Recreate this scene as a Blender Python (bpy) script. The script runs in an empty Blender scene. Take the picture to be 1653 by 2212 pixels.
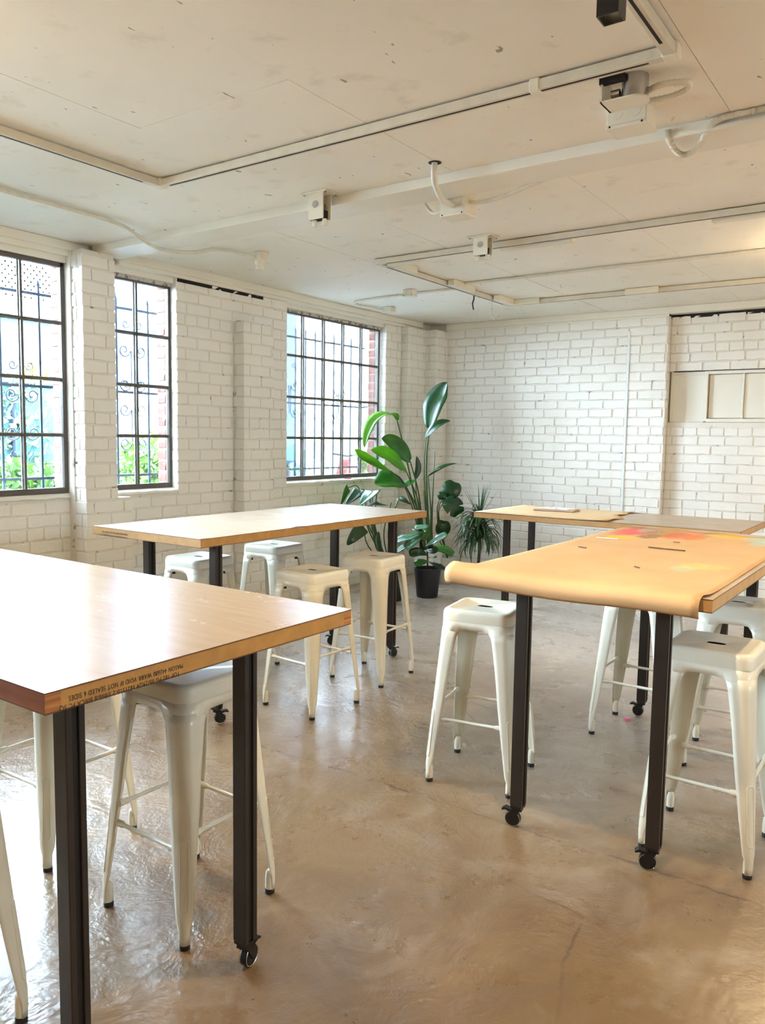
import bpy, math, random
from mathutils import Vector, Matrix, Quaternion, noise as mnoise
R = math.radians
random.seed(7)
SC = bpy.context.scene
COL = SC.collection

# ---------------------------------------------------------------- camera
FPX = 1714.88
YAW, PITCH, ROLL = R(-35.1615), R(-5.4004), R(0.8743)
CAM = Vector((0, 0, 1.5))
fw = Vector((math.sin(YAW) * math.cos(PITCH), math.cos(YAW) * math.cos(PITCH), math.sin(PITCH)))
rt = Vector((math.cos(YAW), -math.sin(YAW), 0))
up = rt.cross(fw)
rt, up = math.cos(ROLL) * rt + math.sin(ROLL) * up, -math.sin(ROLL) * rt + math.cos(ROLL) * up
cd = bpy.data.cameras.new('camera')
cam = bpy.data.objects.new('camera', cd)
COL.objects.link(cam)
cam.matrix_world = Matrix(((rt.x, up.x, -fw.x, CAM.x), (rt.y, up.y, -fw.y, CAM.y), (rt.z, up.z, -fw.z, CAM.z), (0, 0, 0, 1)))
cd.sensor_fit = 'HORIZONTAL'
cd.sensor_width = 36
cd.lens = FPX / 1653 * 36
cd.clip_start = 0.02
SC.camera = cam
SC.cycles.max_bounces = 6
SC.cycles.diffuse_bounces = 4
SC.cycles.glossy_bounces = 3
SC.cycles.transmission_bounces = 4
SC.cycles.transparent_max_bounces = 8
SC.cycles.sample_clamp_indirect = 8
SC.cycles.use_light_tree = True
SC.cycles.use_adaptive_sampling = True
SC.cycles.adaptive_threshold = 0.2
SC.cycles.caustics_reflective = False
SC.cycles.caustics_refractive = False

# ---------------------------------------------------------------- sky, exposure
SC.view_settings.view_transform = 'Standard'
SC.view_settings.look = 'None'
SC.view_settings.exposure = 0.14
SC.view_settings.gamma = 1
SC.view_settings.use_curve_mapping = False
W = bpy.data.worlds.new('sky')
SC.world = W
W.use_nodes = True
W.node_tree.nodes['Background'].inputs[0].default_value = (0.68, 0.84, 1.0, 1)
W.node_tree.nodes['Background'].inputs[1].default_value = 82.0

def light(name, kind, loc, energy, color=(1, 1, 1), parent=None, aim=None, **kw):
    l = bpy.data.lights.new(name, kind)
    l.energy = energy
    l.color = color
    o = bpy.data.objects.new(name, l)
    COL.objects.link(o)
    o.location = loc
    if aim is not None:
        o.rotation_euler = (Vector(aim) - Vector(loc)).to_track_quat('-Z', 'Y').to_euler()
    for k, v in kw.items():
        setattr(l, k, v)
    if parent:
        o.parent = parent
    return o

for nm, y0, y1 in (('a', 1.98, 3.19), ('b', 3.47, 4.09), ('c', 5.33, 6.83), ('d', 0.1, 1.6)):
    p = light('daylight_portal', 'AREA', (-5.0, (y0 + y1) / 2, 1.855), 1, aim=(0, (y0 + y1) / 2, 1.855), shape='RECTANGLE', size=y1 - y0, size_y=1.5)
    p.data.cycles.is_portal = True
p = light('daylight_portal', 'AREA', (3.42, 2.4, 2.175), 1, aim=(0, 2.4, 2.175), shape='RECTANGLE', size=.9, size_y=.45)
p.data.cycles.is_portal = True

WARM = (1.0, 0.76, 0.44)
WARM2 = (1.0, 0.74, 0.42)

# ---------------------------------------------------------------- geometry helpers
def ray(px, py):
    return fw + (px - 826.5) / FPX * rt - (py - 1106) / FPX * up
def atz(px, py, z):
    d = ray(px, py); return CAM + d * ((z - CAM.z) / d.z)
def atx(px, py, x):
    d = ray(px, py); return CAM + d * ((x - CAM.x) / d.x)
def aty(px, py, y):
    d = ray(px, py); return CAM + d * ((y - CAM.y) / d.y)
def atd(px, py, depth):
    return CAM + ray(px, py) * depth
def proj(P):
    v = Vector(P) - CAM; w = v.dot(fw)
    if w < .05: return None
    return 826.5 + FPX * v.dot(rt) / w, 1106 - FPX * v.dot(up) / w, w

class MB:
    def __init__(s):
        s.v = []; s.f = []
    def add(s, vs, fs):
        n = len(s.v)
        s.v += [tuple(p) for p in vs]
        s.f += [tuple(n + i for i in f) for f in fs]
        return s
    def box(s, x0, x1, y0, y1, z0, z1):
        return s.add([(x0, y0, z0), (x1, y0, z0), (x1, y1, z0), (x0, y1, z0), (x0, y0, z1), (x1, y0, z1), (x1, y1, z1), (x0, y1, z1)],
                     [(0, 3, 2, 1), (4, 5, 6, 7), (0, 1, 5, 4), (1, 2, 6, 5), (2, 3, 7, 6), (3, 0, 4, 7)])
    def loft(s, loops, cap=True, closed=True):
        n = len(loops[0]); vs = [p for l in loops for p in l]; fs = []
        for i in range(len(loops) - 1):
            for j in range(n if closed else n - 1):
                k = (j + 1) % n
                fs.append((i * n + j, i * n + k, (i + 1) * n + k, (i + 1) * n + j))
        if cap and closed:
            fs.append(tuple(range(n - 1, -1, -1)))
            fs.append(tuple((len(loops) - 1) * n + j for j in range(n)))
        return s.add(vs, fs)
    def tube(s, path, r, n=8, cap=True):
        path = [Vector(p) for p in path]; m = len(path); loops = []
        t = (path[1] - path[0]).normalized()
        a = Vector((0, 0, 1)) if abs(t.z) < .9 else Vector((1, 0, 0))
        x = t.cross(a).normalized()
        for i, p in enumerate(path):
            t = (path[min(i + 1, m - 1)] - path[max(i - 1, 0)]).normalized()
            x = (x - t * x.dot(t)).normalized(); y = t.cross(x)
            rr = r[i] if isinstance(r, (list, tuple)) else r
            loops.append([p + (x * math.cos(2 * math.pi * k / n) + y * math.sin(2 * math.pi * k / n)) * rr for k in range(n)])
        return s.loft(loops, cap)
    def lathe(s, prof, n=24, c=(0, 0, 0), cap=True):
        return s.loft([[(c[0] + r * math.cos(2 * math.pi * k / n), c[1] + r * math.sin(2 * math.pi * k / n), c[2] + z) for k in range(n)] for r, z in prof], cap)
    def cyl(s, a, b, r, n=16):
        return s.tube([a, b], r, n)
    def mesh(s, name, mat, smooth=None):
        me = bpy.data.meshes.new(name)
        me.from_pydata(s.v, [], s.f)
        if mat: me.materials.append(mat)
        if smooth is not None:
            me.shade_smooth()
            if smooth < 180: me.set_sharp_from_angle(angle=R(smooth))
        me.update()
        return me
    def build(s, name, mat, parent=None, smooth=None, bevel=0, loc=None):
        return link(name, s.mesh(name, mat, smooth), parent, bevel, loc)

def link(name, me, parent=None, bevel=0, loc=None):
    o = bpy.data.objects.new(name, me)
    COL.objects.link(o)
    if parent: o.parent = parent
    if loc is not None: o.location = loc
    if bevel:
        b = o.modifiers.new('edge', 'BEVEL'); b.width = bevel; b.segments = 2; b.limit_method = 'ANGLE'; b.angle_limit = R(40)
    return o

def tag(o, label, cat=None, group=None, kind=None):
    o['label'] = label
    if cat: o['category'] = cat
    if group: o['group'] = group
    if kind: o['kind'] = kind
    return o

def empty(name, loc=(0, 0, 0), rz=0):
    o = bpy.data.objects.new(name, None)
    COL.objects.link(o)
    o.location = loc; o.rotation_euler = (0, 0, rz)
    o.empty_display_size = .1
    return o

def copy_tree(o, parent=None):
    c = o.copy(); COL.objects.link(c); c.parent = parent
    for ch in list(o.children): copy_tree(ch, c)
    return c

def bez(pts, n=12):
    """Catmull-Rom through points"""
    pts = [Vector(p) for p in pts]
    P = [pts[0] * 2 - pts[1]] + pts + [pts[-1] * 2 - pts[-2]]
    out = []
    for i in range(1, len(P) - 2):
        for k in range(n):
            t = k / n
            a, b, c, d = P[i - 1], P[i], P[i + 1], P[i + 2]
            out.append(.5 * ((2 * b) + (c - a) * t + (2 * a - 5 * b + 4 * c - d) * t * t + (3 * b - a - 3 * c + d) * t ** 3))
    out.append(pts[-1])
    return out

# ---------------------------------------------------------------- materials
def lin(c):
    return tuple((x / 12.92 if x <= .04045 else ((x + .055) / 1.055) ** 2.4) for x in (k / 255 for k in c)) + (1,)

class NT:
    def __init__(s, name):
        s.m = bpy.data.materials.new(name); s.m.use_nodes = True
        s.t = s.m.node_tree; s.b = s.t.nodes['Principled BSDF']
        s.o = s.t.nodes['Material Output']
    def n(s, typ, **kw):
        nd = s.t.nodes.new(typ)
        for k, v in kw.items():
            if k.startswith('_'): setattr(nd, k[1:], v)
            else:
                key = int(k[1:]) if k[0] == 'i' and k[1:].isdigit() else k
                s.set(nd.inputs[key], v)
        return nd
    def set(s, inp, v):
        if isinstance(v, bpy.types.NodeSocket): s.t.links.new(v, inp)
        else: inp.default_value = v
    def coord(s, obj=True, scale=(1, 1, 1), rot=(0, 0, 0)):
        tc = s.n('ShaderNodeTexCoord')
        src = tc.outputs['Object'] if obj else s.n('ShaderNodeNewGeometry').outputs['Position']
        mp = s.n('ShaderNodeMapping', Vector=src, Scale=scale, Rotation=rot)
        return mp.outputs[0]
    def noise(s, co, scale, detail=4, rough=.55, dist=0):
        return s.n('ShaderNodeTexNoise', Vector=co, Scale=scale, Detail=detail, Roughness=rough, Distortion=dist).outputs[0]
    def ramp(s, fac, *stops):
        r = s.n('ShaderNodeValToRGB', Fac=fac)
        e = r.color_ramp.elements
        while len(e) > 1: e.remove(e[-1])
        e[0].position = stops[0][0]; e[0].color = stops[0][1]
        for p, c in stops[1:]:
            k = e.new(p); k.color = c
        return r.outputs[0]
    def mix(s, fac, a, b, mode='MIX'):
        return s.n('ShaderNodeMix', _data_type='RGBA', _blend_type=mode, i0=fac, i6=a, i7=b).outputs[2]
    def math(s, op, a, b=0.0, c=0.0, clamp=False):
        return s.n('ShaderNodeMath', _operation=op, _use_clamp=clamp, i0=a, i1=b, i2=c).outputs[0]
    def bump(s, h, strength=.3, dist=.01, normal=None):
        nd = s.n('ShaderNodeBump', Height=h, Strength=strength, Distance=dist)
        if normal is not None: s.set(nd.inputs['Normal'], normal)
        return nd.outputs[0]
    def out(s, color=None, rough=None, normal=None, **kw):
        if color is not None: s.set(s.b.inputs['Base Color'], color)
        if rough is not None: s.set(s.b.inputs['Roughness'], rough)
        if normal is not None: s.set(s.b.inputs['Normal'], normal)
        for k, v in kw.items(): s.set(s.b.inputs[k.replace('_', ' ')], v)
        return s.m

def simple(name, rgb, rough=.5, metal=0, var=.06, vscale=8, bump=0, bscale=60, spec=.5, **kw):
    t = NT(name); co = t.coord(False)
    c = lin(rgb)
    lo = tuple(x * (1 - var * 2) for x in c[:3]) + (1,)
    col = t.ramp(t.noise(co, vscale, 2), (.3, lo), (.65, c))
    nrm = t.bump(t.noise(co, bscale, 2), bump, .004) if bump else None
    return t.out(col, rough, nrm, Metallic=metal, Specular_IOR_Level=spec, **kw)

def painted(name, rgb, dirt=.35, dirt_scale=14, thr=.66, bump=.35, bscale=45, rough=.55):
    """thick white masonry paint: faint tint, chips and grime specks, lumpy relief"""
    t = NT(name); co = t.coord(False)
    c = lin(rgb)
    col = t.ramp(t.noise(co, 3.2, 2), (.3, tuple(x * .95 for x in c[:3]) + (1,)), (.7, c))
    f = t.ramp(t.noise(co, dirt_scale, 5, .68), (thr, (0, 0, 0, 1)), (thr + .06, (dirt, dirt, dirt, 1)))
    col = t.mix(f, col, lin((96, 82, 64)))
    return t.out(col, rough, t.bump(t.noise(co, bscale * .5, 4, .65), bump, .006), Specular_IOR_Level=.35)

M = {}
M['brick'] = painted('painted_brick', (238, 234, 226), .40, 22, .70, .45, 60)
M['mortar'] = painted('painted_mortar', (227, 222, 211), .75, 13, .61, .5, 70)
M['plaster'] = painted('painted_plaster', (234, 230, 220), .2, 10, .68, .25, 30)
M['trimwhite'] = painted('painted_trim', (236, 231, 218), .18, 12, .68, .12, 25, .4)
M['ceil'] = None
t = NT('painted_ceiling_board'); co = t.coord(False)
c = lin((247, 242, 231))
col = t.ramp(t.noise(co, 1.1, 3), (.3, tuple(x * .93 for x in c[:3]) + (1,)), (.7, c))
blot = t.ramp(t.noise(co, 5.5, 6, .62), (.58, (0, 0, 0, 1)), (.72, (1, 1, 1, 1)))
col = t.mix(t.math('MULTIPLY', blot, .22), col, lin((176, 150, 110)))
co2 = t.coord(False, (1, .45, 1), (0, 0, .6))
sp = t.ramp(t.noise(co2, 26, 2, .5), (.735, (0, 0, 0, 1)), (.76, (1, 1, 1, 1)))
col = t.mix(t.math('MULTIPLY', sp, .65), col, lin((92, 74, 48)))
M['ceil'] = t.out(col, .6, t.bump(t.noise(co, 35, 2), .12, .004), Specular_IOR_Level=.3)

# concrete floor
t = NT('sealed_concrete'); co = t.coord(False)
base = t.ramp(t.noise(co, .9, 5, .62, .4), (.28, lin((96, 74, 48))), (.46, lin((122, 95, 64))), (.60, lin((138, 112, 80))), (.78, lin((156, 135, 110))))
sc = t.ramp(t.noise(co, 9, 5, .7), (.42, (0, 0, 0, 1)), (.75, (.3, .3, .3, 1)))
col = t.mix(sc, base, lin((104, 76, 52)))
fleck = t.ramp(t.noise(co, 38, 2, .5), (.755, (0, 0, 0, 1)), (.765, (.75, .75, .75, 1)))
col = t.mix(fleck, col, lin((46, 36, 28)))
pale = t.ramp(t.noise(co, 2.6, 5, .6, 1.2), (.52, (0, 0, 0, 1)), (.80, (.30, .30, .30, 1)))
col = t.mix(pale, col, lin((196, 184, 172)))
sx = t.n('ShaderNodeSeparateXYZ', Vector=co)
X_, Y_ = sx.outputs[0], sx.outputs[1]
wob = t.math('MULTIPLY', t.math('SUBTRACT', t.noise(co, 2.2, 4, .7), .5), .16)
far_sheen = t.math('ADD', t.math('MULTIPLY', t.math('SUBTRACT', Y_, 2.75), .42), t.math('MULTIPLY', wob, 5.0), clamp=True)  # paler towards the end wall: grazing reflection and light painted into the colour
col = t.mix(t.math('MULTIPLY', far_sheen, .78), col, t.mix(sc, lin((206, 194, 182)), lin((150, 130, 112))))
def joint(axis, v, w):
    d = t.math('ABSOLUTE', t.math('SUBTRACT', t.math('ADD', axis, wob), v))
    ln = t.math('LESS_THAN', d, w)
    return t.math('MULTIPLY', ln, t.ramp(t.noise(co, 7, 5, .7), (.42, (0, 0, 0, 1)), (.60, (1, 1, 1, 1))))
jj = t.math('ADD', t.math('ADD', joint(Y_, 2.73, .007), joint(Y_, 3.9, .004)), joint(X_, -3.3, .004), clamp=True)
vor = t.n('ShaderNodeTexVoronoi', _feature='DISTANCE_TO_EDGE', Vector=t.n('ShaderNodeMix', _data_type='VECTOR', i0=.12, i4=co, i5=t.n('ShaderNodeTexNoise', Vector=co, Scale=2.0, Detail=5).outputs[1]).outputs[1], Scale=1.15)
crk = t.math('MULTIPLY', t.math('LESS_THAN', vor.outputs[0], .0035), t.ramp(t.noise(co, 1.7, 3), (.5, (0, 0, 0, 1)), (.62, (1, 1, 1, 1))))
col = t.mix(t.math('MULTIPLY', t.math('ADD', jj, t.math('MULTIPLY', crk, .6), clamp=True), .8), col, lin((70, 50, 34)))
h = t.math('ADD', t.noise(co, 5, 5, .62, .6), t.math('MULTIPLY', t.noise(co, 26, 2, .6), .22))
h = t.math('SUBTRACT', h, t.math('MULTIPLY', t.math('ADD', jj, crk, clamp=True), .15))
rg = t.ramp(t.noise(co, 4, 6, .6), (.3, (.22,) * 3 + (1,)), (.75, (.42,) * 3 + (1,)))
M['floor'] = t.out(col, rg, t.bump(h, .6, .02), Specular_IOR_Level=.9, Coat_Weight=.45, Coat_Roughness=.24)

def wood(name, a, b, scale=(1.2, 14, 14), rough=.3, coat=0.0, rot=(0, 0, 0)):
    t = NT(name); co = t.coord(True, scale, rot)
    g = t.noise(co, 3.0, 6, .6, .5)
    col = t.ramp(g, (.3, lin(a)), (.7, lin(b)))
    g2 = t.noise(t.coord(True, (.6, 1.6, 1.6), rot), 1.6, 4, .6)
    col = t.mix(t.math('MULTIPLY', g2, .25), col, lin(tuple(int(x * .86) for x in a)))
    r2 = t.ramp(t.noise(t.coord(True, (2.5, 5, 5), rot), 2.5, 6, .65), (.3, (rough * .75,) * 3 + (1,)), (.8, (rough * 1.35,) * 3 + (1,)))
    return t.out(col, r2, t.bump(t.noise(co, 6, 5), .05, .002), Coat_Weight=coat, Coat_Roughness=.3)
M['top_varnish'] = wood('varnished_birch', (158, 130, 100), (174, 148, 116), rough=.24, coat=.3)
M['top_plain'] = wood('bare_birch', (174, 152, 128), (190, 171, 146), rough=.4)
M['edge'] = simple('door_core_edge', (172, 126, 62), .55, var=.10, vscale=22, bump=.12, bscale=90)
M['edge_tan'] = simple('pale_door_edge', (204, 160, 106), .55, var=.08, vscale=18, bump=.1, bscale=90)
M['stile'] = wood('stile_wood', (122, 66, 38), (160, 96, 56), rough=.5)
M['grain'] = wood('end_grain', (120, 58, 26), (196, 138, 66), scale=(1, 1, 60), rough=.6)
M['ink'] = simple('print_ink', (52, 38, 22), .7, var=.05)
M['vline'] = simple('veneer_edge', (96, 58, 30), .6, var=.1)
M['post'] = simple('bronze_channel', (50, 42, 36), .4, .3, .12, 6, .05, 120)
M['slot'] = simple('channel_slot', (26, 22, 19), .5, .3)
M['rubber'] = simple('black_rubber', (20, 19, 19), .55, var=.1)
M['black'] = simple('black_plastic', (16, 16, 17), .35, var=.1)
M['steel'] = simple('bright_steel', (190, 190, 192), .25, .95, .05)
M['stool'] = simple('cream_enamel', (226, 219, 200), .28, 0, .025, 5, .02, 30)
M['kraft'] = None
M['pot_black'] = simple('black_pot', (26, 30, 38), .5, var=.08)
M['pot_white'] = simple('white_pot', (232, 230, 226), .35, var=.03)
M['soil'] = simple('potting_soil', (58, 44, 32), .9, var=.3, vscale=60, bump=.5)
M['conduit'] = simple('painted_conduit', (226, 220, 204), .45, var=.05, vscale=20)
M['rail'] = simple('cream_track', (216, 207, 188), .45, var=.05, vscale=12)
M['ebox'] = painted('painted_steel_box', (232, 226, 208), .35, 40, .66, .08, 30, .4)
M['hole'] = simple('dark_gap', (24, 21, 18), .9, var=.1)
M['iron'] = simple('painted_iron', (30, 46, 64), .5, .2, .1, 12)
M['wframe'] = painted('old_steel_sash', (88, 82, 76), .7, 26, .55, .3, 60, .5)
M['wframe_flaky'] = painted('flaking_white_sash', (196, 190, 180), .8, 20, .5, .35, 60, .5)  # flaking white paint on the sash edges
M['redbrick'] = simple('red_brick', (98, 44, 34), .85, var=.18, vscale=25, bump=.3)
M['limemortar'] = simple('pale_mortar', (142, 132, 120), .9, var=.08, vscale=30, bump=.2)
M['batten'] = simple('pale_blue_paint', (228, 232, 232), .45, var=.03)

t = NT('window_glass')
gl = t.n('ShaderNodeBsdfGlossy', Roughness=.02, Color=(1, 1, 1, 1))
tr = t.n('ShaderNodeBsdfTransparent', Color=(.95, .98, .99, 1))
ms = t.n('ShaderNodeMixShader', Fac=t.math('MULTIPLY', t.n('ShaderNodeFresnel', IOR=1.45).outputs[0], .8), i1=tr.outputs[0], i2=gl.outputs[0])
t.t.links.new(ms.outputs[0], t.o.inputs[0])
M['glass'] = t.m

def leafmat(name, a, b, rough=.35, rib=0, trans=.0):
    t = NT(name); co = t.coord(True)
    col = t.ramp(t.noise(co, 5, 4), (.3, lin(a)), (.7, lin(b)))
    return t.out(col, rough, None, Specular_IOR_Level=.5, Transmission_Weight=0.0, Subsurface_Weight=0.0) if not trans else leaf_trans(t, col, rough, trans)
def leaf_trans(t, col, rough, w):
    t.out(col, rough)
    tl = t.n('ShaderNodeBsdfTranslucent', Color=t.mix(1.0, col, (1.0, 1.0, .35, 1), 'MULTIPLY'))
    ms = t.n('ShaderNodeMixShader', Fac=w, i1=t.b.outputs[0], i2=tl.outputs[0])
    t.t.links.new(ms.outputs[0], t.o.inputs[0])
    return t.m
M['leaf_dark'] = leafmat('deep_green_leaf', (14, 46, 22), (28, 76, 34), .3, trans=.12)
M['leaf_mid'] = leafmat('mid_green_leaf', (30, 90, 28), (64, 130, 44), .3, trans=.3)
M['leaf_bright'] = leafmat('young_green_leaf', (84, 140, 30), (122, 176, 52), .35, trans=.55)
M['leaf_blue'] = leafmat('waxy_blue_green_leaf', (62, 104, 78), (98, 138, 108), .2, trans=.1)
M['leaf_strap'] = leafmat('strap_leaf', (32, 66, 40), (72, 112, 74), .3, trans=.15)
M['stem'] = leafmat('green_stem', (30, 56, 26), (60, 92, 40), .45)
M['bark'] = simple('brown_stem', (84, 62, 42), .8, var=.2, vscale=40)

# ---------------------------------------------------------------- room shell
XL, YB, ZC = -4.81, 7.72, 2.75
XR, YF = 3.3, -3.2
XO = -5.03            # outer face of the window wall
XF = -4.90            # plane of the steel sashes
SILL, HEAD = 1.07, 2.62

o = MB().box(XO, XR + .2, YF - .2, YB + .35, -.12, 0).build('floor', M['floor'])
tag(o, 'sealed tan concrete floor with cracks and scuffs', 'floor', kind='structure')

# ceiling: backing and separate boards
ceil = MB().box(XO, XR + .2, YF - .2, YB + .35, ZC + .006, ZC + .15).build('ceiling', M['ceil'])
tag(ceil, 'cream painted board ceiling above the tables', 'ceiling', kind='structure')
def boards(xs, y0, y1, cross):
    for i in range(len(xs) - 1):
        ys = [y0] + [c for c in cross[i % len(cross)] if y0 < c < y1] + [y1]
        for j in range(len(ys) - 1):
            dz = random.uniform(-.0015, .0015)
            b = MB().box(xs[i] + .0012, xs[i + 1] - .0012, ys[j] + .0012, ys[j + 1] - .0012, ZC + dz, ZC + .012)
            b.build('ceiling_panel', M['ceil'], ceil)
boards([XL, -4.0, -2.795, -1.977, -.75, .45, 1.65, XR], YF, 3.345, [[-.6, 1.9], [-1.2, 1.2], [-.3, 2.19], [-1.4, 1.05]])
boards([XL, -3.46, -2.77, -1.554, -.33, .9, 2.1, XR], 3.56, YB, [[5.99], [4.2, 6.6], [5.6], [4.86, 6.9]])

beam = MB().box(XL + .02, XR, 3.345, 3.56, 2.70, ZC + .02).build('ceiling_beam', M['trimwhite'], bevel=.006)
tag(beam, 'boxed cream ceiling beam ending over the window pier', 'beam', kind='structure')
lip = MB().box(XL + .12, XR, 3.335, 3.345, 2.70, 2.715).build('beam_batten', M['trimwhite'], beam)

# window wall
wl = MB()
holes = [(.1, 1.6), (1.98, 3.195), (3.47, 4.087), (5.325, 6.85)]
def wall_x(mb, x0, x1, y0, y1, z0=0, z1=ZC):
    mb.box(x0, x1, y0, y1, z0, z1)
edges = [YF] + [e for h in holes for e in h] + [YB]
for i in range(0, len(edges), 2):
    a, b = edges[i], edges[i + 1]
    xi = -4.875 if b < 3.3 else XL
    wall_x(wl, XO, xi - .006, a, b)
for a, b in holes:
    xi = -4.875 if b < 3.3 else XL
    wall_x(wl, XO, xi - .006, a, b, 0, SILL - .004)
    wall_x(wl, XO, XF - .03, a, b, HEAD, ZC)
wall_left = wl.build('wall_left', M['mortar'])
tag(wall_left, 'white painted brick wall with steel windows', 'wall', kind='structure')

wb = MB()
wb.box(XL - .22, -2.19, YB + .006, YB + .3, 0, ZC)
wb.box(-2.19, -.2, 7.806, YB + .3, 0, 1.68)
wb.box(-2.19, XR, 7.806, YB + .3, 2.16, ZC)
wb.box(-2.19, XR, 7.87, YB + .3, 1.68, 2.16)
wb.box(-.2, XR, 7.806, YB + .3, 0, 1.68)
wall_back = wb.build('wall_back', M['mortar'])
tag(wall_back, 'white painted brick end wall behind the plants', 'wall', kind='structure')
wr = MB().box(XR, XR + .2, YF - .2, 1.95, 0, ZC).box(XR, XR + .2, 2.85, YB + .3, 0, ZC).box(XR, XR + .2, 1.95, 2.85, 0, 1.95).box(XR, XR + .2, 1.95, 2.85, 2.4, ZC)
o = wr.build('wall_right', M['plaster'])
tag(o, 'white painted side wall opposite the windows', 'wall', kind='structure')
o = MB().box(XO, XR + .2, YF - .2, YF, 0, ZC).build('wall_front', M['plaster'])
tag(o, 'white painted wall behind the viewer', 'wall', kind='structure')

# ---- bricks
BL_, BH, CO = .2335, .0790, .0862
def brick_mesh(seed, mat, L=BL_, H=BH, d=.0068):
    rnd = random.Random(seed)
    nx, nz = 5, 3
    def rows(inset, depth, jit):
        out = []
        for k in range(nz):
            for i in range(nx):
                u = -L / 2 + inset + (L - 2 * inset) * i / (nx - 1)
                w = -H / 2 + inset + (H - 2 * inset) * k / (nz - 1)
                out.append((u + rnd.uniform(-jit, jit), depth + rnd.uniform(-jit, jit) * .5, w + rnd.uniform(-jit, jit)))
        return out
    front = rows(.0048, d, .0030)
    b = MB()
    fs = [(k * nx + i, k * nx + i + 1, (k + 1) * nx + i + 1, (k + 1) * nx + i) for k in range(nz - 1) for i in range(nx - 1)]
    ring = [i for i in range(nx)] + [nx - 1 + nx * k for k in range(1, nz)] + [nx * (nz - 1) + i for i in range(nx - 2, -1, -1)] + [nx * k for k in range(nz - 2, 0, -1)]
    back = rows(.0, -.003, .0018)
    vs = front + [back[i] for i in ring]
    n = len(front)
    for q in range(len(ring)):
        q2 = (q + 1) % len(ring)
        fs.append((ring[q], n + q, n + q2, ring[q2]))
    b.add(vs, fs)
    b.f = [tuple(reversed(f)) for f in b.f]
    return b
BM = [brick_mesh(s, None) for s in range(8)]
BRICK = [b.mesh('brick', M['brick'], 22) for b in BM]
RED = [b.mesh('brick', M['redbrick'], 60) for b in BM[:4]]

class Face:
    """u axis, normal axis in plan, origin; bricks are laid along u with their face outward"""
    def __init__(s, org, u, nrm, parent):
        s.o = Vector(org); s.u = Vector(u); s.n = Vector(nrm); s.p = parent
        s.rz = math.atan2(s.u.y, s.u.x)
        # local +y of brick mesh is outward; choose flip
        ly = Vector((-math.sin(s.rz), math.cos(s.rz), 0))
        s.flip = ly.dot(s.n) < 0
        if s.flip: s.rz += math.pi

def lay(face, u0, u1, z0, z1, holes=(), phase=0, headers=()):
    """-> list of (face, u, z, length)"""
    out = []
    k0 = int(math.floor(z0 / CO)); k = k0
    while k * CO < z1 - .03:
        zc = k * CO + CO / 2
        if zc - BH / 2 < z0 - .02 or zc + BH / 2 > z1 + .02:
            k += 1; continue
        step = .24 if k % 9 else .12
        u = u0 - ((.12 * (k % 2) + phase + random.uniform(-.015, .015)) % step)
        while u < u1:
            spans = [(max(u + .0034, u0), min(u + step - .0034, u1))]
            for (a, b, c, d) in holes:
                if c < zc < d:
                    ns = []
                    for s, e in spans:
                        if e <= a or s >= b: ns.append((s, e))
                        else:
                            if s < a: ns.append((s, a))
                            if e > b: ns.append((b, e))
                    spans = ns
            for s, e in spans:
                if e - s > .03: out.append((face, (s + e) / 2, zc, e - s))
            u += step
        k += 1
    return out

def place_bricks(pieces, field_parent, limit, field_name='brick_field'):
    scored = []
    for pc in pieces:
        f, u, z, L = pc
        P = f.o + f.u * u + Vector((0, 0, z))
        q = proj(P)
        if q is None or not (-10 < q[0] < 1663 and -10 < q[1] < 2222): s = 0
        else:
            to = (CAM - P)
            s = L * max(0, to.normalized().dot(f.n)) / to.length_squared * (1 if z > .85 else .25)
        scored.append((s, random.random(), pc))
    scored.sort(key=lambda a: -a[0])
    fld = MB()
    for i, (s, _, (f, u, z, L)) in enumerate(scored):
        P = f.o + f.u * u + Vector((0, 0, z)) + f.n * random.uniform(-.0028, .0018)
        var = random.randrange(len(BRICK)); tilt = random.uniform(-.006, .006)
        if i < limit and s > 0:
            b = link('brick', BRICK[var], f.p)
            b.location = P; b.rotation_euler = (0, tilt, f.rz); b.scale = (L / BL_, 1, random.uniform(.97, 1.03))
        else:
            mt = Matrix.LocRotScale(P, Matrix.Rotation(f.rz, 3, 'Z'), Vector((L / BL_, 1, 1)))
            fld.add([mt @ Vector(v) for v in BM[var].v], BM[var].f)
    if fld.v:
        o = fld.build(field_name, M['brick'], field_parent, 22); o['kind'] = 'stuff'

# pilasters on the window wall
def pilaster(x1, y0, y1, z0, z1, x0=XL - .05):
    return MB().box(x0, x1 - .006, y0 + .006, y1 - .006, z0, z1).build('pilaster', M['mortar'], wall_left)
PL = []
def pil_faces(p, x1, y0, y1, z0, z1, xs=XL):
    f1 = Face((x1 - .006, 0, 0), (0, 1, 0), (1, 0, 0), p)
    f2 = Face((0, y0 + .006, 0), (1, 0, 0), (0, -1, 0), p)
    return lay(f1, y0, y1, z0, z1, phase=.05) + lay(f2, xs, x1, z0, z1, phase=.1)
pieces = []
p = pilaster(-4.70, 3.205, 3.46, 1.05, 2.70, XO); pieces += pil_faces(p, -4.70, 3.205, 3.46, 1.05, 2.68, -4.90)
p = pilaster(-4.69, 3.20, 3.575, 0, 1.05); pieces += pil_faces(p, -4.69, 3.20, 3.575, 0, 1.05, -4.87)
p = pilaster(-4.693, 4.677, 5.03, 0, 2.42); pieces += pil_faces(p, -4.693, 4.677, 5.03, 0, 2.42)
p = pilaster(-4.72, 7.131, 7.48, 0, 2.66); pieces += pil_faces(p, -4.72, 7.131, 7.48, 0, 2.66)
p = pilaster(-4.585, 7.477, YB + .02, 0, 2.66); pieces += pil_faces(p, -4.585, 7.477, YB, 0, 2.66)
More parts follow.
